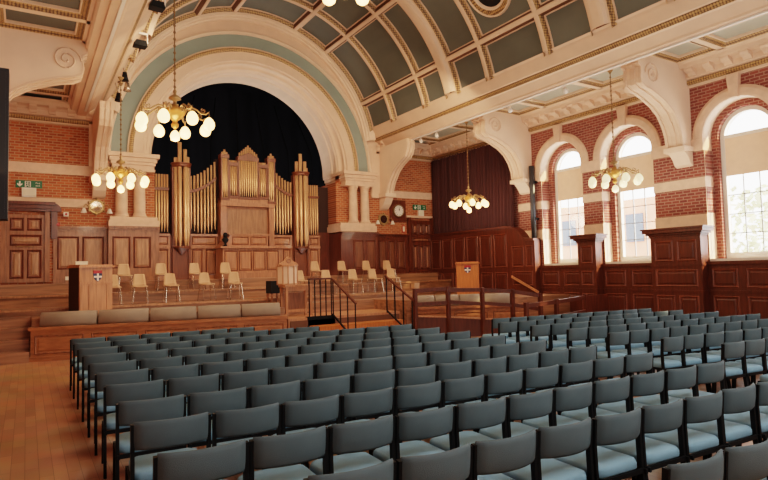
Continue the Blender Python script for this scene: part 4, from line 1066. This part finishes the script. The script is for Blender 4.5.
# ------------------------------------------------------------------ chandeliers
def make_chandelier(day=False):
    t = thing('chandelier', '', 'chandelier')
    mb = MB(); mb.smooth = True
    n = 24; pr = [(.02, .16), (.05, .15), (.045, .12), (.14, .09), (.17, .06), (.15, .0), (.10, -.06), (.05, -.10), (.03, -.13), (.055, -.17), (.05, -.21), (.02, -.24), (.001, -.25)]
    vs = []
    mb.sweep(pr, [(lambda r_, z, a=2 * PI * k / n, f=1 + .07 * (k % 2): (r_ * f * math.cos(a), r_ * f * math.sin(a), z)) for k in range(n)], closed=True)
    mb.build('bowl', 'gilt', t)
    mb = MB(); mb.smooth = True; mb.lathe([(.01, .42), (.03, .38), (.02, .33), (.09, .28), (.10, .25), (.03, .22), (.025, .17), (.06, .16), (.001, .15)], n=12); mb.build('finial', 'brass', t)
    for k in range(8):
        a = 2 * PI * (k + .35) / 8; ca, sa = math.cos(a), math.sin(a)
        mb = MB(); mb.smooth = True
        pts = [(.12, .04), (.20, .10), (.28, .11), (.36, .06), (.43, .0), (.50, -.01), (.55, .03), (.55, -.06), (.55, -.12)]
        mb.tube([(r_ * ca, r_ * sa, z) for r_, z in pts], .013, 6)
        sp = [(.26 + (.055 - .0028 * q) * math.cos(q * .5), .03 + (.055 - .0028 * q) * math.sin(q * .5)) for q in range(16)]
        mb.tube([(r_ * ca, r_ * sa, z) for r_, z in sp], .009, 5)
        sp = [(.46 + (.045 - .0024 * q) * math.cos(2 + q * .5), .05 + (.045 - .0024 * q) * math.sin(2 + q * .5)) for q in range(16)]
        mb.tube([(r_ * ca, r_ * sa, z) for r_, z in sp], .008, 5)
        arm = mb.build('arm', 'brass', t)
        mb = MB(); mb.smooth = True
        mb.lathe([(.028, .03), (.06, .0), (.088, -.055), (.092, -.10), (.074, -.15), (.038, -.178), (.001, -.183)], (.55 * ca, .55 * sa, -.10), 14); mb.build('globe_shade', 'globe_day' if day else 'globe', arm)
    mb = MB(); mb.smooth = True; mb.lathe([(.02, 0), (.06, -.04), (.08, -.10), (.065, -.16), (.001, -.185)], (0, 0, -.27), 14); mb.build('globe_shade', 'globe_day' if day else 'globe', t)
    return t
def chain(t, ztop, z):
    mb = MB(); L = ztop - z - .4; n = max(3, int(L / .11))
    mb.tube([(0, 0, .40), (0, 0, ztop - z)], .010, 5)
    for k in range(n): mb.lathe([(.01, -.03), (.024, 0), (.01, .03)], (0, 0, .45 + k * L / n), 6)
    mb.build('chain', 'brass_dark', t)
    mb = MB(); mb.lathe([(.001, -.06), (.03, -.06), (.07, 0)], (0, 0, ztop - z), 12); mb.build('ceiling_rose', 'brass', t)
c0 = make_chandelier(); c1 = None
CH = [(2.04, 9.6, 4.39, 6.40, 'nearest fully visible brass chandelier, lit globes, upper left before the organ arch'),
      (1.83, 14.3, 4.14, 6.40, 'brass chandelier with lit globes before the left pair of columns'),
      (11.95, 13.9, 3.97, 6.45, 'brass chandelier with lit globes hanging before the dark red curtain'),
      (11.92, 8.54, 3.93, 6.45, 'brass chandelier with pale bell shades before the arched windows'),
      (3.15, 5.75, 5.40, 8.6, 'brass chandelier at the top edge of the photo, only globes showing')]
for k, (x, y, z, zt, lab) in enumerate(CH):
    if k == 0: t = c0; t.location = (x, y, z); t['label'] = lab; t['group'] = 'brass chandeliers'
    elif k == 3: t = make_chandelier(True); t.location = (x, y, z); t['label'] = lab; t['group'] = 'brass chandeliers'
    else:
        t = dup(c0, (x, y, z), .39 if k == 4 else .0, lab, 'brass chandeliers')
        for ch in list(t.children):
            if ch.name.startswith(('chain', 'ceiling_rose')): bpy.data.objects.remove(ch)
    chain(t, zt, z)

# ------------------------------------------------------------------ floodlights and spotlights
def flood(x, y, z, rot, label):
    t = thing('floodlight', label, 'floodlight', (x, y, z), rot, group='black floodlights on the left beam')
    mb = MB(); mb.prism([(-.13, 0), (.13, 0), (.10, .12), (-.10, .12)], lambda a, b, q: (a, q, b - .30), -.11, .11); mb.build('housing', 'black_metal', t)
    mb = MB(); mb.quad((-.12, -.10, -.305), (.12, -.10, -.305), (.12, .10, -.305), (-.12, .10, -.305)); mb.build('lens', 'void', t)
    mb = MB(); mb.bar((-.15, 0, -.2), (-.15, 0, .0), .02, .03); mb.bar((.15, 0, -.2), (.15, 0, 0), .02, .03); mb.box(-.16, .16, -.03, .03, -.02, .02); mb.build('yoke', 'white_paint', t)
flood(2.02, 11.0, 7.02, .1, 'black square floodlight on the left beam, nearer one at the top of the photo')
flood(2.02, 12.85, 6.95, .1, 'black square floodlight on the left beam, farther one before the arch')
t = thing('spotlight_cluster', 'cluster of small dark spotlights at the far end of the left beam', 'spotlights', (2.05, 15.3, 6.75))
for k, (x, y, z) in enumerate(((0, 0, 0), (.12, .5, -.1), (-.02, 1.0, -.25))):
    mb = MB(); mb.smooth = True; mb.lathe([(.001, .12), (.05, .12), (.07, .0), (.10, -.10), (.001, -.08)], (x, y, z), 12); mb.build('lamp_head', 'black_metal' if k != 1 else 'chrome', t)
    mb = MB(); mb.tube([(x, y, z + .1), (x - .1, y, z + .45)], .015, 5); mb.build('stem', 'chrome', t)
for k, (x, y) in enumerate(((11.72, 9.75), (11.72, 11.75), (11.72, 15.2), (11.72, 16.1))):
    t = thing('spotlight', 'small white spotlight under the right beam, %s from the right' % ORD[k], 'spotlight', (x, y, 6.44), group='white spotlights under the right beam')
    mb = MB(); mb.tube([(0, 0, 0), (0, 0, -.10)], .02, 6); mb.build('stem', 'white_paint', t)
    mb = MB(); mb.smooth = True; mb.tube([(.05, .05, -.08), (-.03, -.07, -.22)], [.05, .065], 10); mb.build('lamp_head', 'white_paint', t)

# black column loudspeaker near the left edge
t = thing('column_loudspeaker', 'tall black column loudspeaker fixed at the left edge of the hall', 'loudspeaker', (-.50, 8.0, 2.46))
mb = MB(); mb.box(-.30, .305, 0, .25, 0, 1.80); mb.build('cabinet', 'speaker_black', t)
mb = MB(); mb.box(-.27, .275, -.012, 0, .03, 1.77); mb.build('grille', 'speaker_black', t)
mb = MB(); mb.box(-.55, -.30, .05, .15, .3, .4); mb.box(-.55, -.30, .05, .15, 1.3, 1.4); mb.build('wall_bracket', 'black_metal', t)

# ------------------------------------------------------------------ outside the windows
mb = MB(); mb.box(14.7, 40, -20, 45, -.5, -.4); struct(mb.build('ground', 'tarmac'))
t = thing('brick_house', 'pale brick building seen through the middle window', 'building', (24, 18, -.4))
mb = MB(); mb.box(0, 4, -3, 3, 0, 5.2); mb.build('wall', 'house_brick', t)
mb = MB()
for a in (-2.2, -.2, 1.6):
    for z in (1.0, 3.2): mb.box(-.05, .0, a, a + .9, z, z + 1.3)
mb.build('window', 'house_glass', t)
t = thing('rendered_house', 'pale yellow building seen through the far window', 'building', (26, 26, -.4))
mb = MB(); mb.box(0, 4, -4, 3, 0, 5.5); mb.build('wall', 'house_yellow', t)
mb = MB()
for a in (-3.2, -1, 1.2):
    for z in (1.0, 3.2): mb.box(-.05, .0, a, a + .9, z, z + 1.3)
mb.build('window', 'house_glass', t)
t = thing('tree', 'leafy tree seen through the nearest window', 'tree', (22.5, 10.2, -.4))
mb = MB(); mb.tube([(0, 0, 0), (.1, 0, 2.4)], [.18, .12], 8); mb.build('trunk', 'wood_dark', t)
mb = MB(); mb.smooth = False
for k in range(420):
    a = random.uniform(0, 2 * PI); r_ = random.uniform(.2, 1.9); z = 3.2 + random.uniform(-1.4, 1.6)
    p = Vector((r_ * math.cos(a), r_ * math.sin(a), z)); d = Vector((random.uniform(-1, 1), random.uniform(-1, 1), random.uniform(-1, 1))).normalized() * .16
    e = d.cross(Vector((.3, .5, .8))).normalized() * .12
    mb.quad(p - d, p + e, p + d, p - e)
mb.build('foliage', 'leaf', t)

# ------------------------------------------------------------------ light
wd = bpy.data.worlds.new('World'); S.world = wd; wd.use_nodes = True
bg = wd.node_tree.nodes['Background']; bg.inputs[0].default_value = (1, .97, .93, 1); bg.inputs[1].default_value = 6.0
def area(name, loc, rot, sx, sy, e, col, spread=None):
    d = bpy.data.lights.new(name, 'AREA'); d.shape = 'RECTANGLE'; d.size = sx; d.size_y = sy; d.energy = e; d.color = col
    if spread: d.spread = spread
    o = bpy.data.objects.new(name, d); COL.objects.link(o); o.location = loc; o.rotation_euler = rot; return o
WARM = (1, .74, .50)
# daylight through each window
for i, c in enumerate(WINS):
    area('daylight', (XR + .75, c, 3.4), (0, R(90), 0), 3.4, 1.05, 75, (.93, .96, 1))
# unseen fill lights added behind the camera and under the vault
area('hall_fill', (6.0, -1.2, 4.6), (R(68), 0, 0), 11, 3.0, 430, (1, .95, .90))
area('hall_fill', (6.5, 8.0, 9.9), (0, 0, 0), 4, 10, 110, WARM)
area('stage_fill', (6.4, 12.2, 6.8), (R(44), 0, 0), 8, .8, 290, (1, .70, .45))  # added warm fill towards the stage, no fixture there
def point(loc, e, r_=.5, col=WARM):
    d = bpy.data.lights.new('chandelier_light', 'POINT'); d.energy = e; d.color = col; d.shadow_soft_size = r_
    o = bpy.data.objects.new('chandelier_light', d); COL.objects.link(o); o.location = loc
for x, y, z, zt, lab in CH: point((x, y, z - .6), 42 if x > 5 else 60, .25)
area('vault_fill', (6.5, 9, 3.2), (R(180), 0, 0), 5, 12, 120, WARM)  # unseen upward fill, added to brighten the vault
area('aisle_fill', (.3, 10, 3.0), (R(180), 0, 0), 1.2, 10, 40, WARM)  # added fill below each aisle ceiling, not a fitting of the hall
area('aisle_fill', (12.6, 10, 3.0), (R(180), 0, 0), 1.2, 12, 110, (1, .86, .72))

sd = bpy.data.lights.new('sun', 'SUN'); sd.energy = 15; sd.angle = R(2); sd.color = (1, .72, .34)
so = bpy.data.objects.new('sun', sd); COL.objects.link(so); so.rotation_euler = Vector((-1, 1.5, -1.15)).to_track_quat('-Z', 'Y').to_euler()
# ------------------------------------------------------------------ camera
f_px = 570.6
ya_, pi_, ro = R(32.09), R(3.0645), R(-1.4031)
F = Vector((math.sin(ya_) * math.cos(pi_), math.cos(ya_) * math.cos(pi_), math.sin(pi_)))
Rt = Vector((math.cos(ya_), -math.sin(ya_), 0)); U = Rt.cross(F)
R2 = Rt * math.cos(ro) + U * math.sin(ro); U2 = -Rt * math.sin(ro) + U * math.cos(ro)
M = Matrix((( R2.x, U2.x, -F.x, 0), (R2.y, U2.y, -F.y, 0), (R2.z, U2.z, -F.z, 1.75), (0, 0, 0, 1)))
cd = bpy.data.cameras.new('camera'); cd.sensor_width = 36; cd.lens = 36 * f_px / 768; cd.clip_end = 200
cam = bpy.data.objects.new('camera', cd); COL.objects.link(cam); cam.matrix_world = M; S.camera = cam
S.view_settings.view_transform = 'Filmic'
S.view_settings.look = 'Medium High Contrast'
S.view_settings.exposure = 0.2
